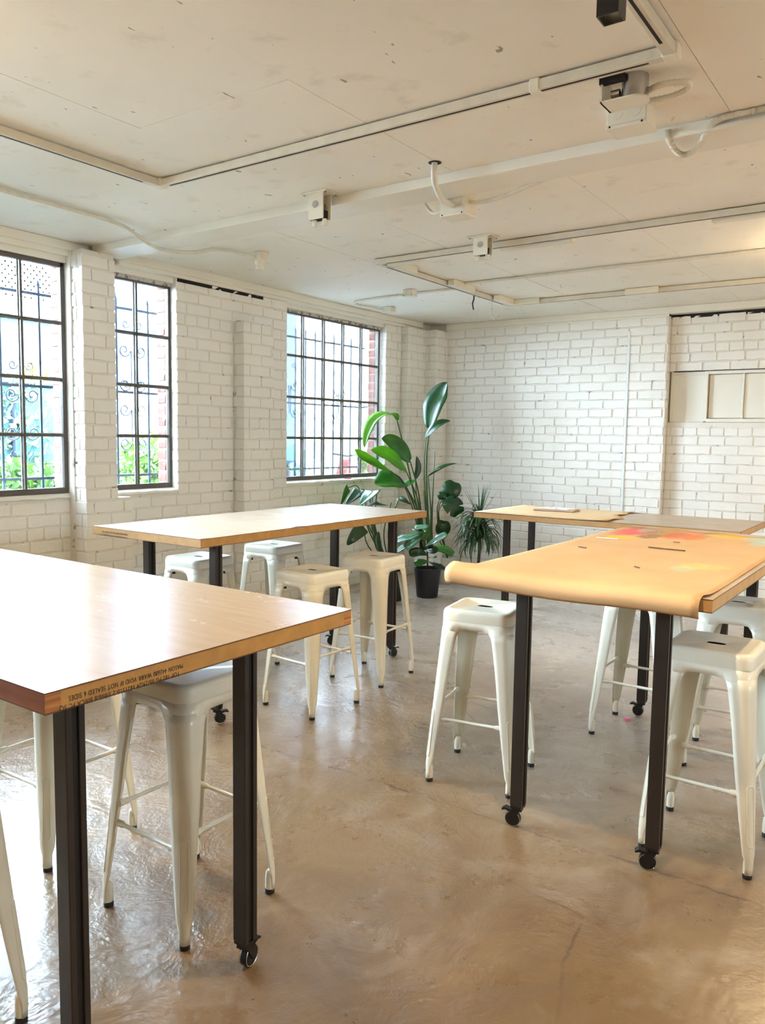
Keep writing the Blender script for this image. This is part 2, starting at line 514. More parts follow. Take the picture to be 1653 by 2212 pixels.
# main left face
H4 = [(a, b, SILL - .02, 3) for a, b in holes]
fm = Face((XL - .006, 0, 0), (0, 1, 0), (1, 0, 0), wall_left)
pieces += lay(fm, 3.46, 7.13, 0, 2.655, [(a, b, c, d) for a, b, c, d in H4] + [(4.67, 5.03, 0, 2.42), (3.4, 3.575, 0, 1.05)])
fn = Face((-4.881, 0, 0), (0, 1, 0), (1, 0, 0), wall_left)
pieces += lay(fn, 1.2, 3.205, 0, 2.655, H4)
# reveals on the far side of each opening
for yv, xa in ((6.85, XL), (4.087, XL), (3.205, -4.87)):
    fr = Face((0, yv + .004, 0), (1, 0, 0), (0, -1, 0), wall_left)
    pieces += lay(fr, XF + .02, xa - .006, SILL, HEAD + .02)
place_bricks(pieces, wall_left, 300)

# red brick outer reveals
for yv in (6.85, 4.087, 3.195):
    MB().box(XO, XO + .1, yv - .004, yv + .22, .3, 2.75).build('outer_jamb', M['limemortar'], wall_left)
    k = 12
    while k * CO < 2.68:
        b = link('brick', RED[k % 4], wall_left)
        L = .092 + .006 * (k % 2)
        b.location = (XO + .098 - L / 2, yv - .006, k * CO + CO / 2)
        b.rotation_euler = (0, 0, math.pi); b.scale = (L / BL_, 1.0, .88)
        k += 1

fb = Face((0, YB + .006, 0), (1, 0, 0), (0, -1, 0), wall_back)
pieces = lay(fb, -4.60, -2.19, 0, 2.655)
fb2 = Face((0, 7.806, 0), (1, 0, 0), (0, -1, 0), wall_back)
pieces += lay(fb2, -2.185, .6, 0, 2.655, [(-2.2, 2, 1.665, 2.165)], phase=.07)
fb3 = Face((-2.193, 0, 0), (0, 1, 0), (1, 0, 0), wall_back)
pieces += lay(fb3, YB + .004, 7.80, 0, 2.655)
place_bricks(pieces, wall_back, 300)

# painted batten on the end wall
b = MB().box(-2.571, -2.545, YB - .008, YB + .004, 0, 2.55).build('batten', M['batten'], wall_back, bevel=.004)
b['label'] = 'pale blue-white vertical batten'

# cornices, dark gaps under them
def trim(name, label, parts):
    r = None
    for i, (bx, m) in enumerate(parts):
        mb = MB().box(*bx)
        if r is None:
            r = mb.build(name, M[m], bevel=.004); tag(r, label, 'trim', kind='structure')
        else:
            mb.build('moulding', M[m], r, bevel=.003)
trim('trim_1', 'stepped cream cornice above the windows', [
    ((XL - .05, XL + .045, 3.56, 7.49, 2.695, ZC), 'trimwhite'), ((XL - .10, XL + .025, 3.56, 7.45, 2.668, 2.696), 'trimwhite'),
    ((-4.885, -4.845, 3.46, 7.12, 2.632, 2.70), 'trimwhite'), ((-4.92, -4.875, 3.46, 7.12, 2.605, 2.66), 'wframe_flaky')])
trim('trim_2', 'stepped cream cornice above the first window beside the pier', [
    ((-4.95, -4.80, YF, 3.33, 2.695, ZC), 'trimwhite'), ((-4.95, -4.83, YF, 3.20, 2.66, 2.70), 'trimwhite'), ((-4.95, -4.86, YF, 3.20, 2.62, 2.665), 'trimwhite')])
trim('trim_3', 'cream cornice strip along the top of the end wall', [
    ((-4.60, XR, YB - .02, 7.86, 2.685, ZC), 'trimwhite'), ((-4.60, -2.19, YB + .0, 7.8, 2.665, 2.69), 'trimwhite')])
MB().box(-4.6, -2.19, YB + .008, YB + .03, 2.64, 2.67).build('shadow_gap', M['hole'], wall_back)
MB().box(-2.19, XR, 7.80, 7.83, 2.648, 2.69).build('shadow_gap', M['hole'], wall_back)
MB().box(XL - .03, XL + .003, 4.092, 5.02, 2.642, 2.669).build('shadow_gap', M['hole'], wall_left)
MB().box(XL, XL + .05, 4.70, 4.80, 2.418, 2.426).build('shadow_gap', M['hole'], wall_left)
# ---------------------------------------------------------------- steel windows
ROWS = [1.11, 1.48, 1.852, 2.227, 2.605]
def window(idx, label, ys, sill_front):
    root = empty('window_%d' % idx, (XF, (ys[0] + ys[-1]) / 2, SILL))
    tag(root, label, 'window', kind='structure')
    ox, oy, oz = root.location
    def P(x0, x1, y0, y1, z0, z1, name, m, bev=.0):
        return MB().box(x0 - ox, x1 - ox, y0 - oy, y1 - oy, z0 - oz, z1 - oz).build(name, M[m], root, bevel=bev)
    y0, y1 = ys[0], ys[-1]
    fr = MB()
    for a, b, c, d in ((y0 - .008, y0 + .022, 1.085, 2.62), (y1 - .022, y1 + .008, 1.085, 2.62)):
        fr.box(XF - .02 - ox, XF + .02 - ox, a - oy, b - oy, c - oz, d - oz)
    fr.box(XF - .02 - ox, XF + .02 - ox, y0 - oy, y1 - oy, 2.59 - oz, 2.62 - oz)
    fr.box(XF - .02 - ox, XF + .022 - ox, y0 - oy, y1 - oy, 1.085 - oz, 1.125 - oz)
    fr.build('window_frame', M['wframe'], root, bevel=.003)
    for y in ys[1:-1]:
        m = P(XF - .006, XF + .016, y - .008, y + .008, 1.12, 2.595, 'muntin', 'wframe')
        MB().box(XF - .012 - ox, XF - .006 - ox, y - .014 - oy, y + .014 - oy, 1.12 - oz, 2.595 - oz).build('muntin_flange', M['wframe_flaky'], m)
    for z in ROWS[1:-1]:
        m = P(XF - .008, XF + .014, y0 + .01, y1 - .01, z - .008, z + .008, 'muntin', 'wframe')
        MB().box(XF - .0125 - ox, XF - .008 - ox, y0 + .01 - oy, y1 - .01 - oy, z - .013 - oz, z + .013 - oz).build('muntin_flange', M['wframe_flaky'], m)
    for i in range(len(ys) - 1):
        for j in range(4):
            P(XF - .0055, XF - .0025, ys[i] + .006, ys[i + 1] - .006, ROWS[j] + .006, ROWS[j + 1] - .006, 'pane', 'glass')
    # sloped plaster sill with a ragged front edge
    n = 24; top = []; rag = random.Random(idx)
    for k in range(n + 1):
        y = y0 - .02 + (y1 - y0 + .04) * k / n
        dz = rag.uniform(-.005, .004)
        top.append((y, dz))
    sb = MB(); vs = []
    for y, dz in top:
        vs += [(XF - .03 - ox, y - oy, 1.092 - oz), (XF + .01 - ox, y - oy, 1.09 - oz), (sill_front - ox, y - oy, SILL + .004 + dz - oz), (sill_front + .004 - ox, y - oy, SILL - .014 + dz - oz), (XF - .03 - ox, y - oy, SILL - .02 - oz)]
    fs = []
    for k in range(n):
        for q in range(5):
            fs.append((k * 5 + q, k * 5 + (q + 1) % 5, (k + 1) * 5 + (q + 1) % 5, (k + 1) * 5 + q))
    sb.add(vs, fs).build('window_sill', M['plaster'], root)
    return root
def cols(right, n, w=.2985):
    return [right - w * (n - k) for k in range(n + 1)]
window(1, 'steel window cut by the edge of the view, lattice gate beyond it', cols(3.187, 4), -4.868)
window(2, 'narrow two-column steel window beside the brick pier', cols(4.086, 2, .308), XL + .004)
window(3, 'wide five-column steel window beside the tall plant', cols(6.828, 5), XL + .004)
window(4, 'steel window added for daylight nearest the viewer, beyond the picture edge', cols(1.6, 5), -4.868)  # unseen window, added to let in more daylight

# unseen daylight opening added in the side wall opposite, fills the window wall
w6 = empty('window_6', (XR + .1, 2.4, 1.95)); tag(w6, 'small steel window added as daylight fill in the opposite side wall', 'window', kind='structure')
fr = MB().box(-.02, .02, -.45, -.42, 0, .45).box(-.02, .02, .42, .45, 0, .45).box(-.02, .02, -.45, .45, 0, .03).box(-.02, .02, -.45, .45, .42, .45)
fr.build('window_frame', M['wframe'], w6)
for k in (-.15, .15): MB().box(-.012, .012, k - .01, k + .01, 0, .45).build('muntin', M['wframe'], w6)
for k in range(3): MB().box(-.002, .002, -.45 + k * .3 + .008, -.45 + k * .3 + .292, .008, .442).build('pane', M['glass'], w6)

# boarded hatch in the end wall
h = empty('window_5', (-1.3, 7.83, 1.68))
tag(h, 'boarded-over high window painted white in the end wall', 'window', kind='structure')
def hb(x0, x1, y0, y1, z0, z1, name, m='trimwhite', bev=.003):
    return MB().box(x0 + 1.3, x1 + 1.3, y0 - 7.83, y1 - 7.83, z0 - 1.68, z1 - 1.68).build(name, M[m], h, bevel=bev)
hb(-2.175, -1.86, 7.845, 7.868, 1.682, 2.155, 'blank_panel')
hb(-2.175, -1.86, 7.835, 7.846, 2.12, 2.155, 'rail'); hb(-2.175, -1.86, 7.835, 7.846, 1.682, 1.70, 'rail')
hb(-2.175, -2.15, 7.833, 7.846, 1.70, 2.12, 'stile')
hb(-1.865, -1.835, 7.815, 7.868, 1.69, 2.155, 'stile'); hb(-1.835, XR, 7.815, 7.868, 2.125, 2.158, 'rail'); hb(-1.835, XR, 7.80, 7.868, 1.682, 1.715, 'rail')
xx = -1.835
while xx < .4:
    hb(xx + .008, xx + .297, 7.846, 7.866, 1.722, 2.12, 'board'); hb(xx + .295, xx + .312, 7.832, 7.866, 1.715, 2.125, 'glazing_bar')
    xx += .305
MB().box(-2.15, XR, 7.808, 7.84, 2.153, 2.168).build('shadow_gap', M['hole'], wall_back)

# ---------------------------------------------------------------- bar stools
SEAT = .768
def rsq(h, r, z, n=6, cx=0, cy=0):
    out = []
    for q, (sx, sy) in enumerate(((1, 1), (-1, 1), (-1, -1), (1, -1))):
        for k in range(n + 1):
            a = math.pi / 2 * (q + k / n)
            out.append((cx + sx * (h - r) + r * math.cos(a), cy + sy * (h - r) + r * math.sin(a), z))
    return out
def stadium(a, b, z, N):
    out = []; n = N // 4 - 1
    for q in range(4):
        for k in range(n + 1):
            th = math.pi / 2 * (q + (k + .5) / (n + 1)); c, s_ = math.cos(th), math.sin(th)
            out.append((a * math.copysign(abs(c) ** .62, c), b * math.copysign(abs(s_) ** .62, s_), z))
    return out
def make_stool():
    root = empty('bar_stool')
    b = MB(); N = 28
    loops = [rsq(.153, .046, SEAT - .052), rsq(.156, .047, SEAT - .050), rsq(.1545, .047, SEAT - .018), rsq(.151, .046, SEAT - .007), rsq(.144, .042, SEAT - .0015), rsq(.136, .036, SEAT),
             rsq(.1275, .030, SEAT), rsq(.124, .028, SEAT - .0025), stadium(.036, .022, SEAT - .003, N), stadium(.034, .020, SEAT - .0042, N), stadium(.0335, .0195, SEAT - .0065, N)]
    b.loft(loops, cap=False)
    b.loft([rsq(.150, .044, SEAT - .052), rsq(.149, .044, SEAT - .02), rsq(.12, .03, SEAT - .0075), stadium(.0335, .0195, SEAT - .0065, N)], cap=False)
    b.build('seat', M['stool'], root, 35)
    MB().loft([rsq(.146, .04, SEAT - .034), rsq(.146, .04, SEAT - .030)]).build('hole_shade', M['slot'], root)  # dark sheet standing in for the shade seen through the seat hole
    # apron ring under the seat lip, arched towards the legs
    ap = MB(); vs = []; fs = []
    outer = rsq(.1535, .046, 0, 6)
    top, z0 = SEAT - .050, SEAT - .088
    def ring(h, r):
        pts = []
        base = rsq(h, r, 0, 6)
        for i in range(len(base)):
            a, c = Vector(base[i]), Vector(base[(i + 1) % len(base)])
            seg = 9 if (c - a).length > .1 else 1
            for k in range(seg): pts.append(a.lerp(c, k / seg))
        return pts
    t_, l_ = ring(.1525, .046), ring(.1565, .047)
    def low(p):
        m = min(abs(p.x), abs(p.y))          # 0 mid-side .. .15 corner
        f = max(0, min(1, (m - .052) / .036))
        return SEAT - .083 - .055 * f * f
    lo = [Vector((p.x * (1 + (SEAT - .05 - low(p)) * .30), p.y * (1 + (SEAT - .05 - low(p)) * .30), low(p))) for p in t_]
    up_ = [Vector((p.x, p.y, SEAT - .05)) for p in t_]
    ap.loft([up_, lo], cap=False)
    o = ap.build('apron', M['stool'], root, 40)
    sm = o.modifiers.new('sheet', 'SOLIDIFY'); sm.thickness = .003
    # legs: folded tapering sheet, one mesh shared by four
    lg = MB(); loops = []
    for z, fl, rr in ((SEAT - .085, .088, .042), (SEAT - .125, .080, .041), (.52, .068, .036), (.38, .060, .031), (.22, .047, .026), (.11, .037, .022), (.085, .034, .020), (.062, .0245, .0165), (.04, .022, .0155), (.016, .022, .0155)):
        hh = .1545 + (.2035 - .1545) * (SEAT - .05 - z) / (SEAT - .05)
        if z < .09: hh -= (.09 - z) * .09
        pts = [(hh - fl, hh)]
        pts.append((hh - rr - (fl - rr) * .5, hh))
        for k in range(7):
            a = math.pi / 2 * (1 - k / 6)
            pts.append((hh - rr + rr * math.cos(a), hh - rr + rr * math.sin(a)))
        pts.append((hh, hh - rr - (fl - rr) * .5)); pts.append((hh, hh - fl))
        loops.append([(x, y, z) for x, y in pts])
    lg.loft(loops, cap=False, closed=False)
    leg_me = lg.mesh('leg', M['stool'], 40)
    # pressed slot on the outer corner of the leg
    def corner(z):
        hh = .1545 + (.2035 - .1545) * (SEAT - .05 - z) / (SEAT - .05)
        rr = .022 + (.033 - .022) * max(0, min(1, (z - .11) / .3))
        c = hh - rr * (1 - math.sqrt(.5))
        return Vector((c, c, z))
    e = MB(); side = Vector((-1, 1, 0)).normalized(); out = Vector((1, 1, 0)).normalized(); path = []
    za, zb, w = .115, .325, .0115
    for k in range(9): path.append((za + w - w * math.sin(math.pi * k / 8), w * math.cos(math.pi * k / 8)))
    path = [(za + (zb - za) * .0 + w * (1 - math.sin(math.pi * k / 8)), w * math.cos(math.pi * k / 8)) for k in range(9)] + [(zb - w * (1 - math.sin(math.pi * k / 8)), -w * math.cos(math.pi * k / 8)) for k in range(9)]
    loops = []
    for z, s_ in path + path[:1]:
        p = corner(z) + side * s_ - out * (abs(s_) * .28) + out * .0003
        loops.append(p)
    e.tube(loops, .0021, 6)
    slot_me = e.mesh('pressed_slot', M['stool'], 60)
    ft = MB(); ft.lathe([(.0125, 0), (.0155, .001), (.0155, .016), (.0135, .021)], 14)
    hf = .2035 - .09 * .09 - .0155
    foot_me = ft.mesh('rubber_foot', M['rubber'], 40)
    slv_me = MB().lathe([(.0148, .012), (.0152, .050), (.0135, .072), (.008, .080)], 14).mesh('foot_sleeve', M['stool'], 50)
    for q in range(4):
        L = link('leg', leg_me, root); L.rotation_euler = (0, 0, q * math.pi / 2)
        s2 = L.modifiers.new('sheet', 'SOLIDIFY'); s2.thickness = .0028; s2.offset = -1
        link('pressed_slot', slot_me, L)
        link('rubber_foot', foot_me, L, loc=(hf, hf, 0))
        link('foot_sleeve', slv_me, L, loc=(hf, hf, 0))
    # footrails, alternating heights, flattened ends
    for q in range(4):
        z = .327 if q % 2 == 0 else .287
        hh = .1545 + (.2035 - .1545) * (SEAT - .05 - z) / (SEAT - .05) - .012
        fr = MB(); L = hh - .028
        fr.tube([(hh, -L, z), (hh, -L + .03, z), (hh, -L + .04, z), (hh, L - .04, z), (hh, L - .03, z), (hh, L, z)], [.011, .011, .0068, .0068, .011, .011], 10)
        o = fr.build('footrail', M['stool'], root, 50); o.rotation_euler = (0, 0, q * math.pi / 2)
    # crossed brace and black stacking pads
    for q in range(2):
        bb = MB(); zt = SEAT - .078
        bb.add([(-.12, -.012, zt - .02), (-.12, .012, zt - .02), (-.03, .012, zt + .006), (-.03, -.012, zt + .006), (.03, .012, zt + .006), (.03, -.012, zt + .006), (.12, .012, zt - .02), (.12, -.012, zt - .02)],
               [(0, 1, 2, 3), (3, 2, 4, 5), (5, 4, 6, 7)])
        o = bb.build('brace', M['stool'], root); o.rotation_euler = (0, 0, math.pi / 4 + q * math.pi / 2); o.scale = (1.55, 1, 1)
        sm = o.modifiers.new('sheet', 'SOLIDIFY'); sm.thickness = .003
    for q in range(4):
        a = math.pi / 4 + q * math.pi / 2
        pd = MB().box(-.014, .014, -.012, .012, -.011, .011).build('stacking_pad', M['black'], root, bevel=.002)
        pd.location = (.155 * math.cos(a), .155 * math.sin(a), SEAT - .098); pd.rotation_euler = (0, 0, a)
    return root

proto = make_stool()
STOOLS = [
    (-1.900, 1.650, 0, 'cream metal stool tucked under the varnished table edge with printed lettering'),
    (-2.605, 1.645, 2, 'cream metal stool under the varnished table, partly hidden by its corner post'),
    (-2.010, .850, 0, 'cream metal stool showing only one leg at the lower left corner of the picture'),
    (-2.815, 3.330, -4, 'cream metal stool half in shade standing nearest the corner of the varnished table'),
    (-2.865, 3.980, 3, 'cream metal stool half in shade on the plant side of the table by the windows'),
    (-3.645, 3.255, 0, 'bluish white stool behind the corner post of the table by the windows'),
    (-3.690, 3.960, 3, 'bluish white stool by the brick wall below the far window'),
    (-1.607, 3.085, 10, 'cream metal stool standing clear beside the paper-covered table'),
    (-1.205, 4.040, 0, 'cream metal stool seen only as legs under the middle of the paper-covered table'),
    (-.640, 3.055, 0, 'cream metal stool at the front corner of the paper-covered table, cut by the picture edge'),
    (-.735, 3.930, 5, 'cream metal stool behind another at the right edge of the paper-covered table'),
]
for i, (x, y, a, lab) in enumerate(STOOLS):
    s = proto if i == 0 else copy_tree(proto)
    s.location = (x, y, 0); s.rotation_euler = (0, 0, R(a))
    tag(s, lab, 'stool', 'cream metal bar stools around the tables')

# ---------------------------------------------------------------- tables
PW = .024     # half width of a post
def make_post(zt, castor=True, swivel=0):
    """bronze strut channel post with slotted faces, standing on a castor; returns leg object"""
    z0 = .088 if castor else .006
    w = PW; g = .008; d = .007
    sec = [(-w, -w), (w, -w), (w, -g), (w - d, -g), (w - d, g), (w, g), (w, w), (-w, w), (-w, g), (-w + d, g), (-w + d, -g), (-w, -g)]
    leg = MB().loft([[(x, y, z0) for x, y in sec], [(x, y, zt) for x, y in sec]]).build('leg', M['post'], bevel=.0025)
    for sx in (1, -1):
        MB().box(sx * (w - d) - .0006, sx * (w - d) + .0006, -g, g, z0 + .01, zt - .002).build('slot', M['slot'], leg)
    if castor:
        c = MB()
        c.box(-.022, .022, -.022, .022, .078, .088)
        c.lathe([(.016, .066), (.018, .080)], 14)
        ob = c.build('castor_plate', M['black'], leg, 40)
        ox, oy = math.cos(swivel), math.sin(swivel)
        off = Vector((ox, oy, 0)) * .018; ax = Vector((-oy, ox, 0))
        wz = .031
        wh = MB()
        prof = [(.0, -.011), (.026, -.011), (.030, -.008), (.031, 0), (.030, .008), (.026, .011), (0, .011)]
        n = 22; loops = []
        for r, h_ in prof[1:-1]:
            loops.append([off + ax * h_ + Vector((0, 0, wz)) + (Vector((ox, oy, 0)) * math.cos(2 * math.pi * k / n) + Vector((0, 0, 1)) * math.sin(2 * math.pi * k / n)) * r for k in range(n)])
        wh.loft(loops)
        wh.build('castor_wheel', M['black'], leg, 40)
        fk = MB()
        for sgn in (-1, 1):
            prof = [(-.020, .070), (.014, .070), (.030, .045), (.026, .026), (.012, .018), (-.004, .040)]
            loop = [[off * .45 + ax * sgn * (.0135 + e) + Vector((ox, oy, 0)) * u + Vector((0, 0, z)) for u, z in prof] for e in (0, .003)]
            fk.loft(loop)
        a = off * .3 + Vector((ox, oy, 0)) * -.02
        fk.add([Vector((ox, oy, 0)) * u + ax * v_ + Vector((0, 0, z)) for u, v_, z in ((-.018, -.0165, .066), (.02, -.0165, .066), (.02, .0165, .066), (-.018, .0165, .066), (-.018, -.0165, .074), (.02, -.0165, .074), (.02, .0165, .074), (-.018, .0165, .074))],
               [(0, 3, 2, 1), (4, 5, 6, 7), (0, 1, 5, 4), (1, 2, 6, 5), (2, 3, 7, 6), (3, 0, 4, 7)])
        fk.build('castor_fork', M['black'], leg)
        bp = MB()
        pr = [(.022, .066), (.050, .072), (.062, .064), (.060, .058), (.048, .062), (.022, .056)]
        bp.loft([[Vector((ox, oy, 0)) * u + ax * e + Vector((0, 0, z)) for u, z in pr] for e in (-.012, .012)])
        bp.build('brake_pedal', M['black'], leg)
        ring = MB(); n = 22
        for sgn in (-1, 1):
            pts = [off + ax * sgn * .0112 + Vector((0, 0, wz)) + (Vector((ox, oy, 0)) * math.cos(2 * math.pi * k / n) + Vector((0, 0, 1)) * math.sin(2 * math.pi * k / n)) * .0285 for k in range(n + 1)]
            ring.tube(pts, .0014, 5)
        ring.build('wheel_rim', M['steel'], leg, 60)
    return leg

def make_table(label, x0, x1, y0, y1, top, posts, long_x, topmat, edgemat, castor=True, swivels=(0, 0, 0, 0)):
    cx, cy = (x0 + x1) / 2, (y0 + y1) / 2
    root = empty('work_table', (cx, cy, 0)); tag(root, label, 'table', 'door-top work tables on strut posts')
    hx, hy = (x1 - x0) / 2, (y1 - y0) / 2
    T = .0445; st = .034
    core = MB()
    if long_x: core.box(-hx, hx, -hy + st, hy - st, top - T + .003, top - .003)
    else: core.box(-hx + st, hx - st, -hy, hy, top - T + .003, top - .003)
    tt = core.build('tabletop', M[edgemat], root)
    MB().box(-hx - .0006, hx + .0006, -hy - .0006, hy + .0006, top - .003, top - .0006).build('veneer_edge', M['vline'], tt)
    MB().box(-hx, hx, -hy, hy, top - .0006, top).build('veneer', M[topmat], tt)
    MB().box(-hx, hx, -hy, hy, top - T, top - T + .003).build('veneer', M['vline'], tt)
    for sgn in (-1, 1):
        if long_x:
            a, b = sorted((sgn * hy, sgn * (hy - st)))
            s = MB().box(-hx + .001, hx - .001, a, b, top - T + .003, top - .003).build('stile', M['stile'] if edgemat == 'edge' and sgn < 0 else M[edgemat], tt)
            for e in (-1, 1):
                a2, b2 = sorted((e * hx, e * (hx - .002)))
                MB().box(a2, b2, a, b, top - T + .003, top - .003).build('end_grain', M['grain'], s)
        else:
            a, b = sorted((sgn * hx, sgn * (hx - st)))
            s = MB().box(a, b, -hy + .001, hy - .001, top - T + .003, top - .003).build('stile', M[edgemat], tt)
            for e in (-1, 1):
                a2, b2 = sorted((e * hy, e * (hy - .002)))
                MB().box(a, b, a2, b2, top - T + .003, top - .003).build('end_grain', M['grain'] if topmat == 'top_plain' and not castor else M[edgemat], s)
    for i, (px_, py_) in enumerate(posts):
        L = make_post(top - T, castor, R(swivels[i]))
        L.parent = root; L.location = (px_ - cx, py_ - cy, 0)
    return root, tt

HT = .998
TL, tlt = make_table('glossy varnished table with printed lettering on its edge, cut by the left picture edge', -3.41, -1.385, .845, 1.815, HT,
                     [(-1.517, .981), (-1.517, 1.514), (-3.2, .981), (-3.2, 1.514)], True, 'top_varnish', 'edge', swivels=(40, 100, 30, 10))
TB, tbt = make_table('long light wood table below the windows with chipped edges', -3.735, -2.885, 2.585, 4.625, HT,
                     [(-3.005, 2.793), (-3.005, 4.39), (-3.513, 2.78), (-3.513, 4.40)], False, 'top_plain', 'edge', swivels=(55, 70, -30, 200))
TR, trt = make_table('table covered with wide brown kraft paper at the picture right', -1.487, -.573, 2.652, 4.69, HT,
                     [(-1.262, 2.735), (-.742, 2.735), (-1.262, 4.284), (-.742, 4.284)], False, 'top_plain', 'edge_tan', swivels=(190, 200, 190, 40))
TK, tkt = make_table('low wooden table by the end wall, half covered with brown paper', -3.115, -1.085, 5.72, 6.65, .90,
                     [(-2.885, 5.87), (-2.93, 6.45), (-1.3, 5.87), (-1.3, 6.45)], True, 'top_plain', 'edge_tan', castor=False)

# printed lettering, upside down on the end edge of the varnished table
def lettering(txt, parent, loc, rot, size, name='printed_lettering'):
    cu = bpy.data.curves.new(name, 'FONT'); cu.body = txt; cu.size = size; cu.extrude = .00012; cu.space_character = 1.12
    cu.materials.append(M['ink'])
    tmp = bpy.data.objects.new(name, cu); COL.objects.link(tmp)
    me = bpy.data.meshes.new_from_object(tmp.evaluated_get(bpy.context.evaluated_depsgraph_get()))
    bpy.data.objects.remove(tmp)
    o = link(name, me, parent); o.location = loc; o.rotation_euler = rot
    return o
cxL, cyL = (-3.41 - 1.385) / 2, (.845 + 1.815) / 2
# +X face: reading direction runs from far to near when upside down
rotL = (R(-90), 0, R(-90))
def edge_text(txt, parent, p, face, size, sx=1.0):
    o = lettering(txt, parent, p, (0, 0, 0), size)
    # local x -> reading direction, local y -> letter up
    if face == '+x': mx = Matrix(((0, 0, 1), (-1, 0, 0), (0, -1, 0)))     # x->-Y, y->-Z, z->+X
    else: mx = Matrix(((-1, 0, 0), (0, 0, -1), (0, -1, 0)))              # x->-X, y->-Z, z->-Y
    o.rotation_euler = mx.to_euler(); o.scale = (sx, 1, 1)
    return o
def fit(o, w):
    o.scale.x = w / o.data.vertices[0].co.x if False else w / max(v.co.x for v in o.data.vertices)
xe = -1.385 - cxL + .0006
TXT = ('MASON 442680 WARR VOID IF NOT SEALED 6 SIDES', 'TOP 182 PG 05/29/24 1821510-2 3/0x6/8 BIRCA PC SQ')
fit(edge_text(TXT[0], tlt, (xe, 1.186 - cyL, HT - .0185), '+x', .0150), .290)
fit(edge_text(TXT[1], tlt, (xe, 1.176 - cyL, HT - .0345), '+x', .0150), .300)
fit(edge_text(TXT[0], tbt, (-3.44 + 3.31, -1.02 - .0006, HT - .0200), '-y', .0140), .215)
fit(edge_text(TXT[1], tbt, (-3.44 + 3.31, -1.02 - .0006, HT - .0370), '-y', .0140), .245)

# chips out of the veneer along the long edge of the window table
for (px, py, L, w) in ((638, 1137, .14, .030), (722, 1127, .07, .012), (668, 1133, .05, .009), (395, 1159, .10, .016), (905, 1105, .06, .02), (790, 1120, .05, .008)):
    p = atz(px, py, HT)
    n = 9; vs = []
    xe_ = -2.885 + .0007
    for k in range(n):
        f = math.sin(math.pi * k / (n - 1)) ** .7
        vs.append((xe_ + 3.31, p.y - 3.605 + L * (k / (n - 1) - .5), HT + .0005))
        vs.append((xe_ + 3.31 - .001 - w * f * random.uniform(.5, 1), p.y - 3.605 + L * (k / (n - 1) - .5), HT + .0005))
    MB().add(vs, [(2 * k, 2 * k + 1, 2 * k + 3, 2 * k + 2) for k in range(n - 1)]).build('veneer_chip', M['vline'], tbt)

# ---------------------------------------------------------------- kraft paper
t = NT('kraft_paper'); co = t.coord(True)
kc = t.ramp(t.noise(co, 3, 6), (.3, lin((190, 150, 104))), (.7, lin((204, 164, 116))))
def blobs(t, col, co, items):
    nz = t.n('ShaderNodeTexNoise', Vector=co, Scale=9.0, Detail=6, Roughness=.65)
    w2 = t.n('ShaderNodeVectorMath', _operation='ADD', i0=co, i1=t.n('ShaderNodeVectorMath', _operation='SCALE', i0=t.n('ShaderNodeVectorMath', _operation='SUBTRACT', i0=nz.outputs[1], i1=(.5, .5, .5)).outputs[0], Scale=.12).outputs[0]).outputs[0]
    gr = t.ramp(t.noise(co, 26, 4, .7), (.35, (.35,) * 3 + (1,)), (.6, (1, 1, 1, 1)))
    for (x, y, rx, ry, rgb, a) in items:
        v = t.n('ShaderNodeVectorMath', _operation='MULTIPLY', i0=t.n('ShaderNodeVectorMath', _operation='SUBTRACT', i0=w2, i1=(x, y, 0)).outputs[0], i1=(1 / rx, 1 / ry, 0)).outputs[0]
        d = t.n('ShaderNodeVectorMath', _operation='LENGTH', i0=v).outputs[1]
        m = t.math('MULTIPLY', t.math('MULTIPLY', t.ramp(d, (.75, (1, 1, 1, 1)), (1.05, (0, 0, 0, 1))), gr), a)
        col = t.mix(m, col, lin(rgb))
    return col
# local coordinates: origin at (-1.03, 3.67)
def kp(px, py):
    p = atz(px, py, 1.002); return p.x + 1.03, p.y - 3.67
items = []
for px, py, rx, ry, rgb, a in ((1385, 1146, .085, .10, (205, 60, 84), .95), (1352, 1149, .06, .07, (214, 96, 96), .8), (1412, 1142, .05, .09, (150, 190, 160), .6), (1405, 1158, .05, .05, (120, 60, 70), .8),
                               (1440, 1152, .10, .06, (136, 124, 60), .8), (1475, 1158, .10, .06, (206, 92, 70), .9), (1500, 1163, .05, .04, (208, 120, 40), .8), (1338, 1160, .07, .035, (218, 176, 40), .85), (1365, 1160, .05, .03, (218, 180, 60), .6),
                               (1480, 1146, .12, .05, (214, 150, 90), .7), (1530, 1150, .07, .07, (222, 130, 110), .6), (1545, 1155, .07, .06, (150, 140, 70), .6), (1600, 1160, .09, .06, (232, 170, 60), .9), (1565, 1157, .07, .05, (230, 180, 90), .8),
                               (1640, 1165, .06, .06, (130, 196, 190), .7), (1650, 1175, .06, .05, (150, 200, 200), .6), (1475, 1228, .035, .03, (140, 196, 160), .55), (1500, 1222, .05, .04, (196, 200, 110), .4), (1540, 1226, .06, .04, (230, 196, 110), .4)):
    x, y = kp(px, py); items.append((x, y, rx * 1.25, ry * 2.6, rgb, a))
kc = blobs(t, kc, co, items)
cr = t.noise(t.coord(True, (1, .5, 1)), 5, 5, .6)
M['kraft'] = t.out(kc, .62, t.bump(cr, .15, .006), Specular_IOR_Level=.25)

